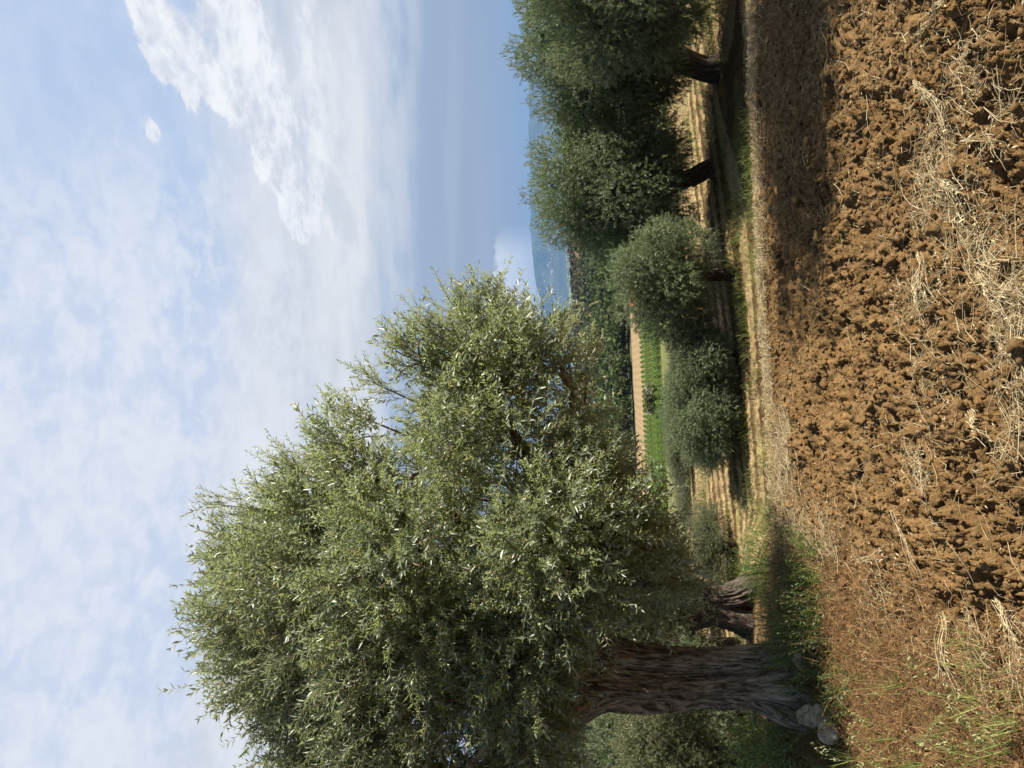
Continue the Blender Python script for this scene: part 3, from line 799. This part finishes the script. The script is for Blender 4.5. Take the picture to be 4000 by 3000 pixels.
# ---------------------------------------------------------------- straw, stubble, grass
def blades(A, x, y, z, h, r, lean, mat_=0, val=None, flat=None):
    """bent stems: upright ones (flat None) or lying along the ground"""
    n = len(x); a = rng.random(n) * 6.2832
    dirh = np.stack([np.cos(a), np.sin(a), np.zeros(n)], -1)
    P0 = np.stack([x, y, z], -1); ts = np.array([0, .35, .7, 1.0])
    up = np.array([0, 0, 1.0])
    if flat is None:
        P = P0[:, None] + up * (ts[None, :, None] * h[:, None, None]) * (1 - .25 * (lean[:, None, None] * ts[None, :, None]) ** 2) + dirh[:, None] * (lean * h)[:, None, None] * (ts ** 2)[None, :, None]
    else:
        side = np.stack([-np.sin(a), np.cos(a), np.zeros(n)], -1)
        cv = rng.normal(size=n) * .18
        P = P0[:, None] + dirh[:, None] * (ts[None, :, None] - .5) * h[:, None, None] + side[:, None] * (cv * h)[:, None, None] * (4 * (ts - .5) ** 2)[None, :, None]
        P = P + up * (flat[:, None, None] * (rng.random((n, 4, 1)) - .2))
    thin_tubes(A, P, np.linspace(1, .4, 4)[None] * r[:, None], mat_, rng.random(n) if val is None else val)

def scatter_px(n, X, Y, sx, sy):
    out = []
    for _ in range(n):
        out.append(ground_fast(rng.normal(X, sx), rng.normal(Y, sy)))
    return np.array(out)

def ground_fast(X, Y):
    d = ray(X, Y)
    t = (0 - CAM[2]) / min(d[2], -.05); return CAM[0] + d[0] * t, CAM[1] + d[1] * t

def build_straw():
    global rng
    rng = np.random.default_rng(42)
    A = Acc()
    xs, ys = [], []
    # thin scatter over the whole ploughed strip
    n = 2600; y = rng.uniform(2.2, 6.5, n); x = rng.uniform(-1.3, 1, n) * (y * .55 + .6); x = np.where(x < -1.4, -x, x); xs.append(x); ys.append(y)
    k_ = (y < 4.4) | (rng.random(n) < .35); xs[-1] = x[k_]; ys[-1] = y[k_]
    # drifts of straw (picture position, spread, count)
    for (X, Y, sx, sy, c) in ((1980, 430, 45, 50, 260), (2060, 520, 45, 45, 210), (2150, 620, 50, 55, 240), (2010, 330, 35, 60, 180), (2180, 700, 40, 50, 220), (2120, 170, 60, 60, 260),
                              (1950, 640, 25, 30, 150), (2180, 1450, 40, 60, 200), (1690, 975, 10, 45, 900), (1700, 1120, 16, 70, 500), (1955, 1015, 20, 25, 120), (2080, 1420, 40, 50, 160),
                              (1990, 820, 40, 60, 120), (1760, 1180, 30, 60, 350), (2195, 900, 30, 60, 150), (1900, 1290, 30, 40, 160)):
        g = scatter_px(c, X, Y, sx, sy); xs.append(g[:, 0]); ys.append(g[:, 1])
    x = np.concatenate(xs); y = np.concatenate(ys); ok = (y > 1.6) & (y < 6.6); x, y = x[ok], y[ok]
    n = len(x); h = .025 + .26 * rng.random(n) ** 2.8
    z = soil_z(x, y) + .022
    blades(A, x, y, z, h, .0009 + .0013 * rng.random(n), np.zeros(n), flat=.03 + 0 * h)
    # chaff: small pale flakes
    n2 = 5200; k = rng.integers(0, n, n2); cx = x[k] + rng.normal(size=n2) * .05; cy = y[k] + rng.normal(size=n2) * .05
    cz = soil_z(cx, cy) + .012
    l = .008 + .014 * rng.random(n2)
    leaves(A, np.stack([cx, cy, cz], -1), norm(rng.normal(size=(n2, 3)) * [1, 1, .4]), norm(rng.normal(size=(n2, 3)) * .5 + [0, 0, 1]), l, l * .35, 0, .5 + .5 * rng.random(n2))
    # the pale straw belt on the lip of the terrace
    n = 7000; x = rng.uniform(-3.0, 4.6, n); y = rng.normal(6.02, .12, n) + .04 * x * 0; dens = rng.random(n) < (.25 + .65 * sst(-1, 2.0, x)) * (.3 + 1.2 * (fbm(x * 2.2, y * 5, seed=66, o=3) > .5)); x, y = x[dens], y[dens]; n = len(x)
    blades(A, x, y, soil_z(x, y) + .03, .03 + .12 * rng.random(n) ** 1.5, .0014 + .0014 * rng.random(n), np.zeros(n), flat=.06 + 0 * x)
    tag(link('dry_straw', A.mesh('dry_straw', M['straw'])), 'pale dry straw and chaff littering the ploughed soil', 'straw', kind='stuff')
    # stubble rows on the lower terrace
    S = Acc()
    n = 150000; y = 9.3 + 20 * rng.random(n) ** 1.5; x = rng.uniform(-1, 1, n) * (y * .60 + 1); rp = rowphase(x, y)
    ok = rng.random(n) < np.clip((rp - .60) * 4.0, .015, 1) * (.35 + .65 * (fbm(x / .5, y / .5, seed=6, o=2) > .42)); x, y = x[ok], y[ok]; n = len(x)
    blades(S, x, y, soil_z(x, y) - .01, .03 + .06 * rng.random(n), .0028 + .002 * rng.random(n), .5 + .9 * rng.random(n))
    tag(link('stubble', S.mesh('stubble', M['stubble'])), 'dry cut stubble standing in pale rows on the lower terrace', 'stubble', kind='stuff')
    # green grass among the rows and under the trees
    Gs = Acc()
    n = 60000; y = rng.uniform(9.3, 18, n); x = rng.uniform(-1, 1, n) * (y * .60 + 1)
    ok = fbm(x / .9, y / .45, seed=15, o=3) > .67; x, y = x[ok], y[ok]; n = len(x)
    blades(Gs, x, y, soil_z(x, y) - .01, .08 + .14 * rng.random(n), .003 + .002 * rng.random(n), .2 + .6 * rng.random(n))
    for (X, Y, yy, s, c, hh) in ((1532, 30, 13.6, .5, 1800, .22), (1655, 1145, 6.4, .14, 700, .10), (1650, 1220, 6.6, .25, 500, .14), (1545, 1105, 17.5, .5, 900, .4), (1590, 1000, 12, .5, 300, .2),
                                 (1585, 640, 12.4, .5, 900, .2), (1590, 700, 11.8, .5, 700, .2)):
        c = int(c * .22); p = at(X, Y, yy); x = rng.normal(p[0], s, c); y = rng.normal(yy, s * .5, c)
        blades(Gs, x, y, soil_z(x, y) - .01, hh * (.5 + .7 * rng.random(c)), .0022 + .002 * rng.random(c), .2 + .5 * rng.random(c))
    tag(link('green_grass', Gs.mesh('green_grass', M['grass'])), 'green grass tufts growing between the straw rows', 'grass', kind='stuff')
build_straw()

def build_weeds():
    global rng
    rng = np.random.default_rng(77)
    # russet dead weeds in the left corner
    A = Acc()
    n = 30000; y = rng.uniform(2.0, 6.3, n); x = -1.0 - (y * .62) * rng.random(n) ** .9
    ok = x < -1.12 + (fbm(x * 1.5, y * 1.5, seed=13, o=2) - .5) * .8; x, y = x[ok], y[ok]; n = len(x)
    z = soil_z(x, y)
    blades(A, x, y, z - .01, (.03 + .08 * rng.random(n)) * np.where(rng.random(n) < .06, 2.4, 1), .0011 + .0010 * rng.random(n), .3 + 1.0 * rng.random(n))
    q = 26000; k = rng.integers(0, n, q)
    P = np.stack([x[k] + rng.normal(size=q) * .02, y[k] + rng.normal(size=q) * .02, z[k] + rng.random(q) * .08], -1)
    l = .008 + .012 * rng.random(q)
    leaves(A, P, norm(rng.normal(size=(q, 3))), norm(rng.normal(size=(q, 3)) + [0, 0, 1]), l, l * .4, 0, rng.random(q))
    tag(link('dead_weeds', A.mesh('dead_weeds', M['russet'])), 'russet dried weeds covering the ground in front of the large olive', 'dead weeds', kind='stuff')
    # low green weeds thickening towards the trunk
    Gr = Acc()
    n = 9000; y = rng.uniform(2.4, 6.6, n); x = -1.1 - (y * .62) * rng.random(n) ** .8
    d = fbm(x * 1.3, y * 1.3, seed=91, o=3) + .35 * sst(4.2, 5.4, y); ok = d > .62; x, y = x[ok], y[ok]; n = len(x)
    blades(Gr, x, y, soil_z(x, y) - .01, .06 + .14 * rng.random(n), .0012 + .001 * rng.random(n), .3 + .7 * rng.random(n))
    tag(link('weed_grass', Gr.mesh('weed_grass', M['oat'])), 'thin green grass growing through the russet weeds', 'grass', kind='stuff')

    def herb(h, w, ns, nodes, ll, lw, seed, sp=.5):
        global rng
        rng = np.random.default_rng(seed)
        F = Acc()
        B = np.concatenate([rng.normal(size=(ns, 2)) * w * .30, np.zeros((ns, 1)) - .02], 1)
        D = norm(np.concatenate([rng.normal(size=(ns, 2)) * sp + B[:, :2] * 1.2, np.ones((ns, 1))], 1))
        shoots(F, B, D, h * (.6 + .5 * rng.random(ns)), nodes, ll, lw, .05, .002)
        return F.mesh('herb', [M['weed'], M['weed_stem']])
    h1 = herb(.48, .42, 90, 11, .040, .30, 1, .38)
    h2 = herb(.30, .50, 70, 8, .030, .34, 2, .6)
    h3 = herb(.42, .12, 12, 6, .022, .3, 3, .12)
    def put(me, name, X, Y, yy, sc, rz, label, cat, group=None):
        p = at(X, Y, yy); p[2] = float(terrain(p[0], p[1])) - .01
        o = link(name, me, None, p); o.rotation_euler = (0, 0, rz); o.scale = (sc,) * 3
        return tag(o, label, cat, group)
    put(h1, 'green_shrub', 1745, 1395, 5.25, .95, 0, 'leafy bright green shrub growing against the right side of the thick trunk', 'shrub')
    put(h1, 'green_shrub', 1660, 1225, 7.0, .75, 2, 'leafy green shrub at the terrace edge, right of the hollow trunk', 'shrub')
    put(h1, 'green_shrub', 1665, 1285, 6.6, .45, 4, 'low green shrub directly under the hollow split trunk', 'shrub')
    put(h2, 'green_shrub', 1690, 1640, 5.8, 1.5, 1, 'dark green weedy shrub at the left edge behind the stones', 'shrub')
    put(h2, 'green_shrub', 1700, 1590, 6.0, 1.2, 3, 'dark green twiggy shrub between trunk and stones', 'shrub')
    put(h2, 'green_shrub', 1740, 1310, 5.2, 1.0, 5, 'low spreading green weed in front of the hollow trunk', 'shrub')
    put(h2, 'green_shrub', 1755, 1240, 5.1, .9, 2.5, 'low spreading green weed at the edge of the ploughed soil', 'shrub')
    put(h2, 'green_shrub', 1790, 1480, 4.7, .75, 3.5, 'low yellow-green weed at the foot of the thick trunk', 'shrub')
    put(h2, 'green_shrub', 1665, 1655, 6.6, 1.7, 2, 'tall dark weedy shrub behind the stones at the very left edge', 'shrub')
    put(h1, 'green_shrub', 1650, 1610, 7.4, 1.0, 1.4, 'dark leafy shrub behind the thick trunk on its left side', 'shrub')
    for k, (X, Y, yy) in enumerate(((1760, 1300, 5.0), (1765, 1345, 5.0), (1750, 1255, 5.3), (1770, 1380, 4.9), (1740, 1230, 5.5), (1745, 1330, 5.5))):
        put(h3, 'thin_weed', X, Y, yy, 1.0 + .06 * k, k * 1.1, 'thin dark-stemmed weed standing in the open patch below the hollow trunk', 'weed', 'thin weeds in the open patch')

    # wild oats: stems, blades and hanging spikelets
    def oat(seed, h, ns):
        global rng
        rng = np.random.default_rng(seed)
        S = Acc(); Hd = Acc()
        B = np.concatenate([rng.normal(size=(ns, 2)) * .018, np.zeros((ns, 1))], 1)
        a = rng.random(ns) * 6.28; ln = .25 + .5 * rng.random(ns); hh = h * (.7 + .4 * rng.random(ns))
        ts = np.linspace(0, 1, 8); dh = np.stack([np.cos(a), np.sin(a), 0 * a], -1)
        P = B[:, None] + np.array([0, 0, 1.0]) * (hh[:, None] * (ts - .22 * ts ** 3))[..., None] + dh[:, None] * (ln * hh)[:, None, None] * (ts ** 2)[None, :, None]
        thin_tubes(S, P, np.linspace(1, .4, 8)[None] * np.full((ns, 1), .0017), 0, rng.random(ns))
        nb = int(ns * 1.2); B2 = B[rng.integers(0, ns, nb)]; D2 = norm(np.concatenate([rng.normal(size=(nb, 2)) * .45, np.ones((nb, 1))], 1))
        leaves(S, B2, D2, norm(rng.normal(size=(nb, 3)) * [1, 1, .2]), h * (.35 + .3 * rng.random(nb)), .004 + .003 * rng.random(nb), 0, rng.random(nb), fat=.3)
        m_ = ns * 6; k = rng.integers(0, ns, m_); t = rng.uniform(.62, 1.0, m_) * 7; i = np.minimum(t.astype(int), 6); w = (t - i)[:, None]
        p = P[k, i] * (1 - w) + P[k, i + 1] * w + rng.normal(size=(m_, 3)) * .007
        leaves(Hd, p, norm(np.array([0, 0, -1.0]) + rng.normal(size=(m_, 3)) * .35 + dh[k] * .5), norm(rng.normal(size=(m_, 3))), .018 + .010 * rng.random(m_), .0055 + .002 * rng.random(m_), 0, rng.random(m_), fold=.35)
        return S.mesh('stems', M['oat']), Hd.mesh('spikelets', M['oat_head'])
    vs = [oat(11, .42, 7), oat(12, .34, 5), oat(13, .5, 8)]
    OG = 'wild oat plants in the left corner'
    src = []
    for k, v in enumerate(vs):
        r = thing('wild_oat', (0, 0, 0), 'green wild oat plant with hanging pale spikelets in the left foreground', 'wild oat', OG)
        link('stems', v[0], r); link('spikelets', v[1], r); src.append(r)
    oats = [(2100, 1512, .95, 2.9), (1930, 1590, .9, .5), (2000, 1655, 1.0, 1.5), (2195, 1610, .9, 2.2), (2060, 1630, .8, 4), (1950, 1480, .7, 5), (1985, 1440, .55, 1), (1880, 1560, .75, 3), (1850, 1640, .8, 2), (2150, 1640, .9, 4.6), (1900, 1655, .8, 3.3), (2210, 1560, .7, 1.2), (1900, 1385, .5, .3), (1860, 1460, .6, 2.4), (2040, 1580, .6, 5.5), (2120, 1600, .6, .9)]
    for k, (X, Y, s, rz) in enumerate(oats):
        x, y = ground_fast(X, Y); loc = (x, y, float(soil_z(x, y)) - .01)
        if k < 3: src[k].location = loc; src[k].rotation_euler = (0, 0, rz); src[k].scale = (s,) * 3
        else: dup(src[k % 3], loc, rz, s, src[0]['label'], OG)
build_weeds()

def build_bundles():
    """loose sheaves of pulled dry stems lying on the clods"""
    global rng
    data = [((1983, 178), (2028, 322), 16, .035, 'thick sheaf of pale dry stems with roots, lying at the right of the ploughed soil'),
            ((2131, 1307), (2225, 1450), 12, .03, 'long sheaf of pale straw running out of the bottom of the left foreground'),
            ((2009, 1331), (2086, 1494), 7, .03, 'thin long pair of straw stems lying before the russet weeds'),
            ((2092, 592), (2220, 685), 9, .05, 'sprawling straw sheaf with forked stems at the middle of the near foreground'),
            ((2068, 12), (1965, 95), 8, .03, 'slender straw wisp in the right corner of the foreground'),
            ((1919, 1100), (1960, 1258), 4, .02, 'single forked dry stem lying on dark clods left of centre'),
            ((1954, 1012), (1982, 1056), 5, .01, 'short thick straw stub on the middle of the ploughed soil'),
            ((2030, 400), (2075, 470), 10, .05, 'crossed bunch of pale stems on top of the straw drift'),
            ((1940, 560), (2010, 690), 6, .05, 'loose bunch of bent stems below the straw drift'),
            ((1945, 600), (1975, 640), 7, .02, 'small pale straw tuft between clods near the drift'),
            ((2085, 880), (2140, 960), 4, .03, 'few crossing thin stems by a large clod at the near middle'),
            ((1870, 1200), (1930, 1215), 5, .03, 'dry branched stem lying beside the green weeds'),
            ((2080, 300), (2200, 330), 5, .06, 'few long single stems across the clods below the thick sheaf')]
    for k, (a, b, n, sp, label) in enumerate(data):
        rng = np.random.default_rng(900 + k)
        ax, ay = ground_fast(*a); bx, by = ground_fast(*b)
        A3 = np.array([ax, ay, 0]); B3 = np.array([bx, by, 0]); dv = B3 - A3; sd_ = np.array([-dv[1], dv[0], 0]) / (np.linalg.norm(dv) + 1e-6)
        A = Acc(); ts = np.linspace(0, 1, 9)
        off = rng.normal(size=(n, 1, 1)); fan = rng.normal(size=(n, 1, 1)); le = .6 + .45 * rng.random((n, 1, 1))
        P = A3 + dv * (ts[None, :, None] * le) + sd_ * (off * .008 + fan * sp * ts[None, :, None] ** 1.3 * 1.2 + .03 * np.sin(ts * 3 + k)[None, :, None])
        wob = np.cumsum(rng.normal(size=(n, 9, 3)) * .004, 1); P = P + wob * [1, 1, .3]
        zg = np.maximum.reduce([soil_z(P[..., 0] + dx, P[..., 1] + dy) for dx, dy in ((0, 0), (.02, 0), (-.02, 0), (0, .02), (0, -.02))])
        zg = (zg + np.roll(zg, 1, 1) + np.roll(zg, -1, 1)) / 3; zg[:, 0] = zg[:, 1]; zg[:, -1] = zg[:, -2]
        P[..., 2] = zg + .025 + .015 * rng.random((n, 1)) + np.abs(wob[..., 2])
        thin_tubes(A, P, np.linspace(1.3, .5, 9)[None] * np.full((n, 1), .0016) * (.6 + .7 * rng.random((n, 1))), 0, .5 + .5 * rng.random(n))
        # dry leaves and seed husks on the sheaf
        q = n * 7; kk = rng.integers(0, n, q); i = rng.integers(0, 9, q)
        l = .012 + .024 * rng.random(q)
        leaves(A, P[kk, i] + rng.normal(size=(q, 3)) * .006, norm(dv / np.linalg.norm(dv) + rng.normal(size=(q, 3)) * .7), norm(rng.normal(size=(q, 3)) + [0, 0, 1]), l, l * .12 + .002, 0, .5 + .5 * rng.random(q))
        tag(link('straw_bundle', A.mesh('straw_bundle', M['straw'])), label, 'straw bundle')
build_bundles()

# ---------------------------------------------------------------- stones, pole
def build_stones():
    v, f = ico(5)
    for k, (X, Y, yy, s, lab) in enumerate(((1741, 1548, 5.15, (.085, .08, .075), 'rounded tan stone touching the foot of the thick trunk, farthest of the three'),
                                            (1768, 1552, 4.95, (.095, .07, .06), 'flat grey stone with a sharp edge, in front of the rounded tan one'),
                                            (1783, 1580, 4.82, (.10, .08, .075), 'largest speckled stone at the left of the pile beside the thick trunk'),
                                            (1722, 1427, 5.25, (.075, .05, .075), 'upright mossy stone leaning at the right foot of the thick trunk'))):
        n = norm(np.random.default_rng(50 + k).normal(size=(9, 3))); d = .60 + .28 * np.random.default_rng(60 + k).random(9)
        rr = np.ones(len(v))
        for a, b in zip(n, d):
            t = v @ a; rr = np.minimum(rr, np.where(t > .2, b / np.maximum(t, .2), 9))
        rr = rr * (1 + .07 * (fbm(v[:, 0] * 9 + 8, v[:, 1] * 9 + 8, v[:, 2] * 9 + k, 3, 3, .6) - .5)) * (1 + .22 * (fbm(v[:, 0] * 2 + 8, v[:, 1] * 2 + 8, v[:, 2] * 2 + k, 4, 5, .6) - .5))
        p = at(X, Y, yy); A = Acc(); A.add(v * rr[:, None] * np.array(s) * 1.15, f)
        p[2] = max(p[2], float(soil_z(p[0], p[1])) + s[2] * .35)
        p[2] -= .015; o = link('stone', A.mesh('stone', M['stone'], True), None, p); o.scale = (.86, .86, .86); o.rotation_euler = (.2 * k, .1, k)
        tag(o, lab, 'stone')
    A = Acc(); p = at(1600, 1107, 18); z = float(terrain(p[0], p[1])); tube(A, [(0, 0, -.2), (.01, 0, 1.2), (.0, 0, 2.6)], [.022, .02, .018], 8, 10)
    tag(link('wooden_pole', A.mesh('wooden_pole', M['weed_stem'], True), None, (p[0], p[1], z)), 'thin dark upright pole at the far left of the straw rows', 'pole')
build_stones()

# ---------------------------------------------------------------- valley: vineyard, shed, wood, town, mountain
def build_valley():
    global rng
    rng = np.random.default_rng(5)
    A = Acc(); n = 4400
    y = rng.uniform(128, 250, n); x = rng.normal(size=n) * .22; z = .25 + 1.0 * rng.random(n) ** .8 + .18 * np.sin(y * 4.3)
    l = .20 + .20 * rng.random(n)
    tz = lambda yy: terrain(np.zeros_like(yy), yy)
    leaves(A, np.stack([x, y, z + tz(y)], -1), norm(rng.normal(size=(n, 3)) + [0, 0, .6]), norm(rng.normal(size=(n, 3)) * .6 + [0, 0, 1]), l, l * .9, 0, rng.random(n))
    for yy in np.arange(128, 250, 5.0):
        g = float(terrain(0, yy)); tube(A, [(0, yy, g - .1), (0, yy, g + .5), (.03, yy, g + 1.0)], [.04, .03, .03], 5, 4, mat=1)
    me = A.mesh('vine_row', [M['vine'], M['twig']])
    for k in range(66):
        o = link('vine_row', me, None, (-64 + k * 1.65, 0, 0))
        tag(o, 'bright green row of vines in the vineyard down in the valley', 'vine row', 'rows of the vineyard in the valley')
    # shed at the near end of the vineyard
    p = at(1442, 792, 176); z = float(terrain(p[0], p[1]))
    root = thing('shed', (p[0], p[1], z), 'small pale shed with grey roof at the near edge of the vineyard', 'shed', sc=.4)
    B = Acc(); b = np.array([[x, y, zz] for zz in (-.3, 2.3) for y in (-1.8, 1.8) for x in (-2.4, 2.4)])
    B.add(b, [[0, 1, 5, 4], [1, 3, 7, 5], [3, 2, 6, 7], [2, 0, 4, 6]]); link('wall', B.mesh('wall', M['house']), root)
    B = Acc(); rf = np.array([[-2.7, -2.1, 2.25], [2.7, -2.1, 2.25], [2.7, 0, 3.2], [-2.7, 0, 3.2], [-2.7, 2.1, 2.25], [2.7, 2.1, 2.25], [-2.7, -2.1, 2.15], [2.7, -2.1, 2.15]])
    B.add(rf, [[0, 1, 2, 3], [3, 2, 5, 4], [6, 7, 1, 0]]); link('roof', B.mesh('roof', plain_mat('shed_roof', (.22, .24, .27))), root)
    # trees one can tell apart along the near edge of the wood, and the wood itself as one mass
    def crown_pts(n, r, seed):
        g = np.random.default_rng(seed); A = Acc()
        cs = norm(g.normal(size=(7, 3))) * .5; cs[:, 2] = np.abs(cs[:, 2]) * .8
        k = g.integers(0, 7, n); d = norm(g.normal(size=(n, 3))); P = (cs[k] + d * .52) * [1, 1, .85] + [0, 0, .75]
        l = .22 + .14 * g.random(n)
        leaves(A, P * r, norm(d * .3 + g.normal(size=(n, 3))), norm(d + g.normal(size=(n, 3)) * .35), l * r, l * r * .8, 0, g.random(n))
        tube(A, [(0, 0, -.2 * r), (0, 0, .3 * r), (.05 * r, 0, .8 * r)], [.09 * r, .07 * r, .04 * r], 6, 5, mat=1)
        return A
    em = [crown_pts(520, 1.0, 1).mesh('far_tree', [M['wood_green'], M['bark3']]), crown_pts(480, 1.0, 2).mesh('far_tree', [M['wood_green'], M['bark3']])]
    for k in range(46):
        x = -75 + k * 4.6 + rng.normal() * 1.5; y = 303 + rng.random() * 14; s = 3.2 + 1.8 * rng.random()
        o = link('woodland_tree', em[k % 2], None, (x, y, float(terrain(x, y)) - .2)); o.scale = (s, s, s * (.9 + .3 * rng.random())); o.rotation_euler = (0, 0, rng.random() * 6)
        tag(o, 'dark green tree in the front line of the wood behind the tan field', 'tree', 'trees along the near edge of the wood')
    # dark bush before the vineyard
    p = spot(1440, 862, y=140); o = link('dark_tree', crown_pts(900, 1.0, 9).mesh('dark_tree', [M['leaf_old'], M['bark3']]), None, p); o.scale = (3.3, 3.3, 2.3); tag(o, 'dark rounded tree standing alone before the vineyard', 'tree')
    for nm, mt, n, y0, y1, s0, lab in (('green_wood', M['wood_green'], 5200, 318, 980, 11, 'dark green wood covering the lower part of the far rise'),
                                       ('dry_wood', M['wood_brown'], 3000, 820, 1450, 12, 'brownish scrub and trees on the upper part of the far rise')):
        W = Acc(); y = y0 + (y1 - y0) * rng.random(n) ** 1.0; x = rng.uniform(-.5, .5, n) * y
        if nm == 'dry_wood': ok = fbm(x / 70, y / 130, seed=44, o=2) > .33
        else: ok = fbm(x / 60, y / 60, seed=70, o=3) < .66
        x, y = x[ok], y[ok]; n = len(x); z = terrain(x, y); s = (2.2 + 2.6 * rng.random(n) ** 1.5) * (1 + (y - 300) / 1700)
        hue = rng.random(n)
        m_ = 60
        cs = norm(rng.normal(size=(n, 5, 3))) * .5; cs[..., 2] = np.abs(cs[..., 2])
        k = rng.integers(0, 5, (n, m_)); d = norm(rng.normal(size=(n, m_, 3))); d[..., 2] = np.abs(d[..., 2]) * 1.0 - .15
        P = (np.take_along_axis(cs, k[..., None], 1) + d * .55) * s[:, None, None] * [1, 1, .85] + np.stack([x, y, z + s * .8], -1)[:, None]
        P = P.reshape(-1, 3); d = d.reshape(-1, 3); q = len(P); l = np.repeat(s, m_) * (.40 + .25 * rng.random(q))
        leaves(W, P, norm(np.cross(d, rng.normal(size=(q, 3)))), norm(d + rng.normal(size=(q, 3)) * .35), l, l * .85, 0, np.clip(np.repeat(hue, m_) + .12 * rng.normal(size=q), 0, 1))
        tag(link(nm, W.mesh(nm, mt)), lab, 'wood', kind='stuff')
    # hedge lines of the plain
    W = Acc(); n = 5000; line = rng.integers(0, 12, n); y = 2800 + line * 900 + rng.normal(size=n) * 20; x = rng.uniform(-.4, .5, n) * y
    ok = fbm(x / 500, y / 100, seed=8, o=2) > .45; x, y = x[ok], y[ok]; n = len(x); s = 4 + 7 * rng.random(n)
    for _ in range(8):
        d = norm(rng.normal(size=(n, 3))); d[:, 2] = np.abs(d[:, 2])
        P = np.stack([x, y, terrain(x, y) + s * .3], -1) + d * s[:, None] * .6
        leaves(W, P, norm(np.cross(d, rng.normal(size=(n, 3)))), d, s * 1.2, s, 0, rng.random(n))
    tag(link('plain_hedges', W.mesh('plain_hedges', M['wood_green'])), 'thin dark tree lines crossing the far plain', 'hedges', kind='stuff')
    # mountain
    nx, ny = 420, 60; u = np.linspace(-.75, .75, nx)[None]; v = np.linspace(0, 1, ny)[:, None]
    azx = np.degrees(np.arctan(u))
    hgt = np.interp(azx, [-40, -8, -3, 1, 4, 5.5, 7, 9, 11, 13, 18, 24, 28, 40], [0, 60, 260, 470, 530, 490, 530, 565, 585, 590, 560, 470, 380, 200])
    Y = 14500 + v * 9000; X = u * Y
    prof = np.where(v < .5, sst(0, .5, v) ** .8, sst(1.0, .5, v))
    rd = fbm(X / 1400, Y / 1400, seed=3, o=5)
    Z = -62 + (hgt * 1.42 + (fbm(u * 60 + 0 * v, 0 * u + 0 * v, seed=30, o=4) - .5) * 60) * prof * (.72 + .56 * rd * (1 - prof * .5) + .14 * prof)
    A = Acc(); i = np.arange(ny - 1)[:, None] * nx; j = np.arange(nx - 1)[None]
    A.add(np.stack([X, Y + 0 * u, Z], -1).reshape(-1, 3), np.stack([i + j, i + j + 1, i + nx + j + 1, i + nx + j], -1).reshape(-1, 4))
    tag(link('mountain', A.mesh('mountain', M['mountain'], True)), kind='structure')
    def mz(x, y):
        uu = (x / y + .75) / 1.5 * (nx - 1); vv = (y - 14500) / 9000 * (ny - 1); return Z[int(np.clip(vv, 0, ny - 1)), int(np.clip(uu, 0, nx - 1))]
    # hillside towns: pale houses scattered on the slope
    T = Acc(); cb = np.array([[x, y, z] for z in (0, 1) for y in (-1, 1) for x in (-1, 1)], float)
    for (az, spread, dep, dsp, n) in ((8.2, 1.6, 16500, 160, 300), (6.0, .5, 15900, 120, 80), (3.6, .6, 14900, 120, 90), (9.5, 1.3, 17400, 140, 60), (7, 4, 16800, 900, 60), (13, 1.5, 16300, 200, 60)):
        for _ in range(n):
            a = math.tan(R(rng.normal(az, spread))); y = rng.normal(dep, dsp); x = a * y; s = rng.uniform(7, 17)
            T.add(cb * [s, s * .7, rng.uniform(8, 16)] + [x, y, mz(x, y)], [[0, 1, 5, 4], [1, 3, 7, 5], [3, 2, 6, 7], [2, 0, 4, 6], [4, 5, 7, 6]])
    tag(link('hillside_town', T.mesh('hillside_town', M['house'])), 'pale specks of towns scattered on the blue mountain slope', 'town', kind='stuff')
build_valley()

# ---------------------------------------------------------------- haze
def build_haze():
    A = Acc(); x0, x1, y0, y1, z0, z1 = -24000, 24000, -80, 27000, -75, 1050
    v = np.array([[x, y, z] for z in (z0, z1) for y in (y0, y1) for x in (x0, x1)], float)
    A.add(v, [[0, 2, 3, 1], [4, 5, 7, 6], [0, 1, 5, 4], [2, 6, 7, 3], [0, 4, 6, 2], [1, 3, 7, 5]])
    mm, t = mat('haze_air')
    p = t.node('ShaderNodeVolumePrincipled', ins={'Color': (.17, .36, .70, 1), 'Density': 4.0e-5, 'Anisotropy': .0})
    t.node('ShaderNodeOutputMaterial', ins={'Volume': p.outputs[0]})
    tag(link('haze', A.mesh('haze', mm)), 'thin blue haze over the valley and the mountain', 'haze', kind='stuff')
build_haze()
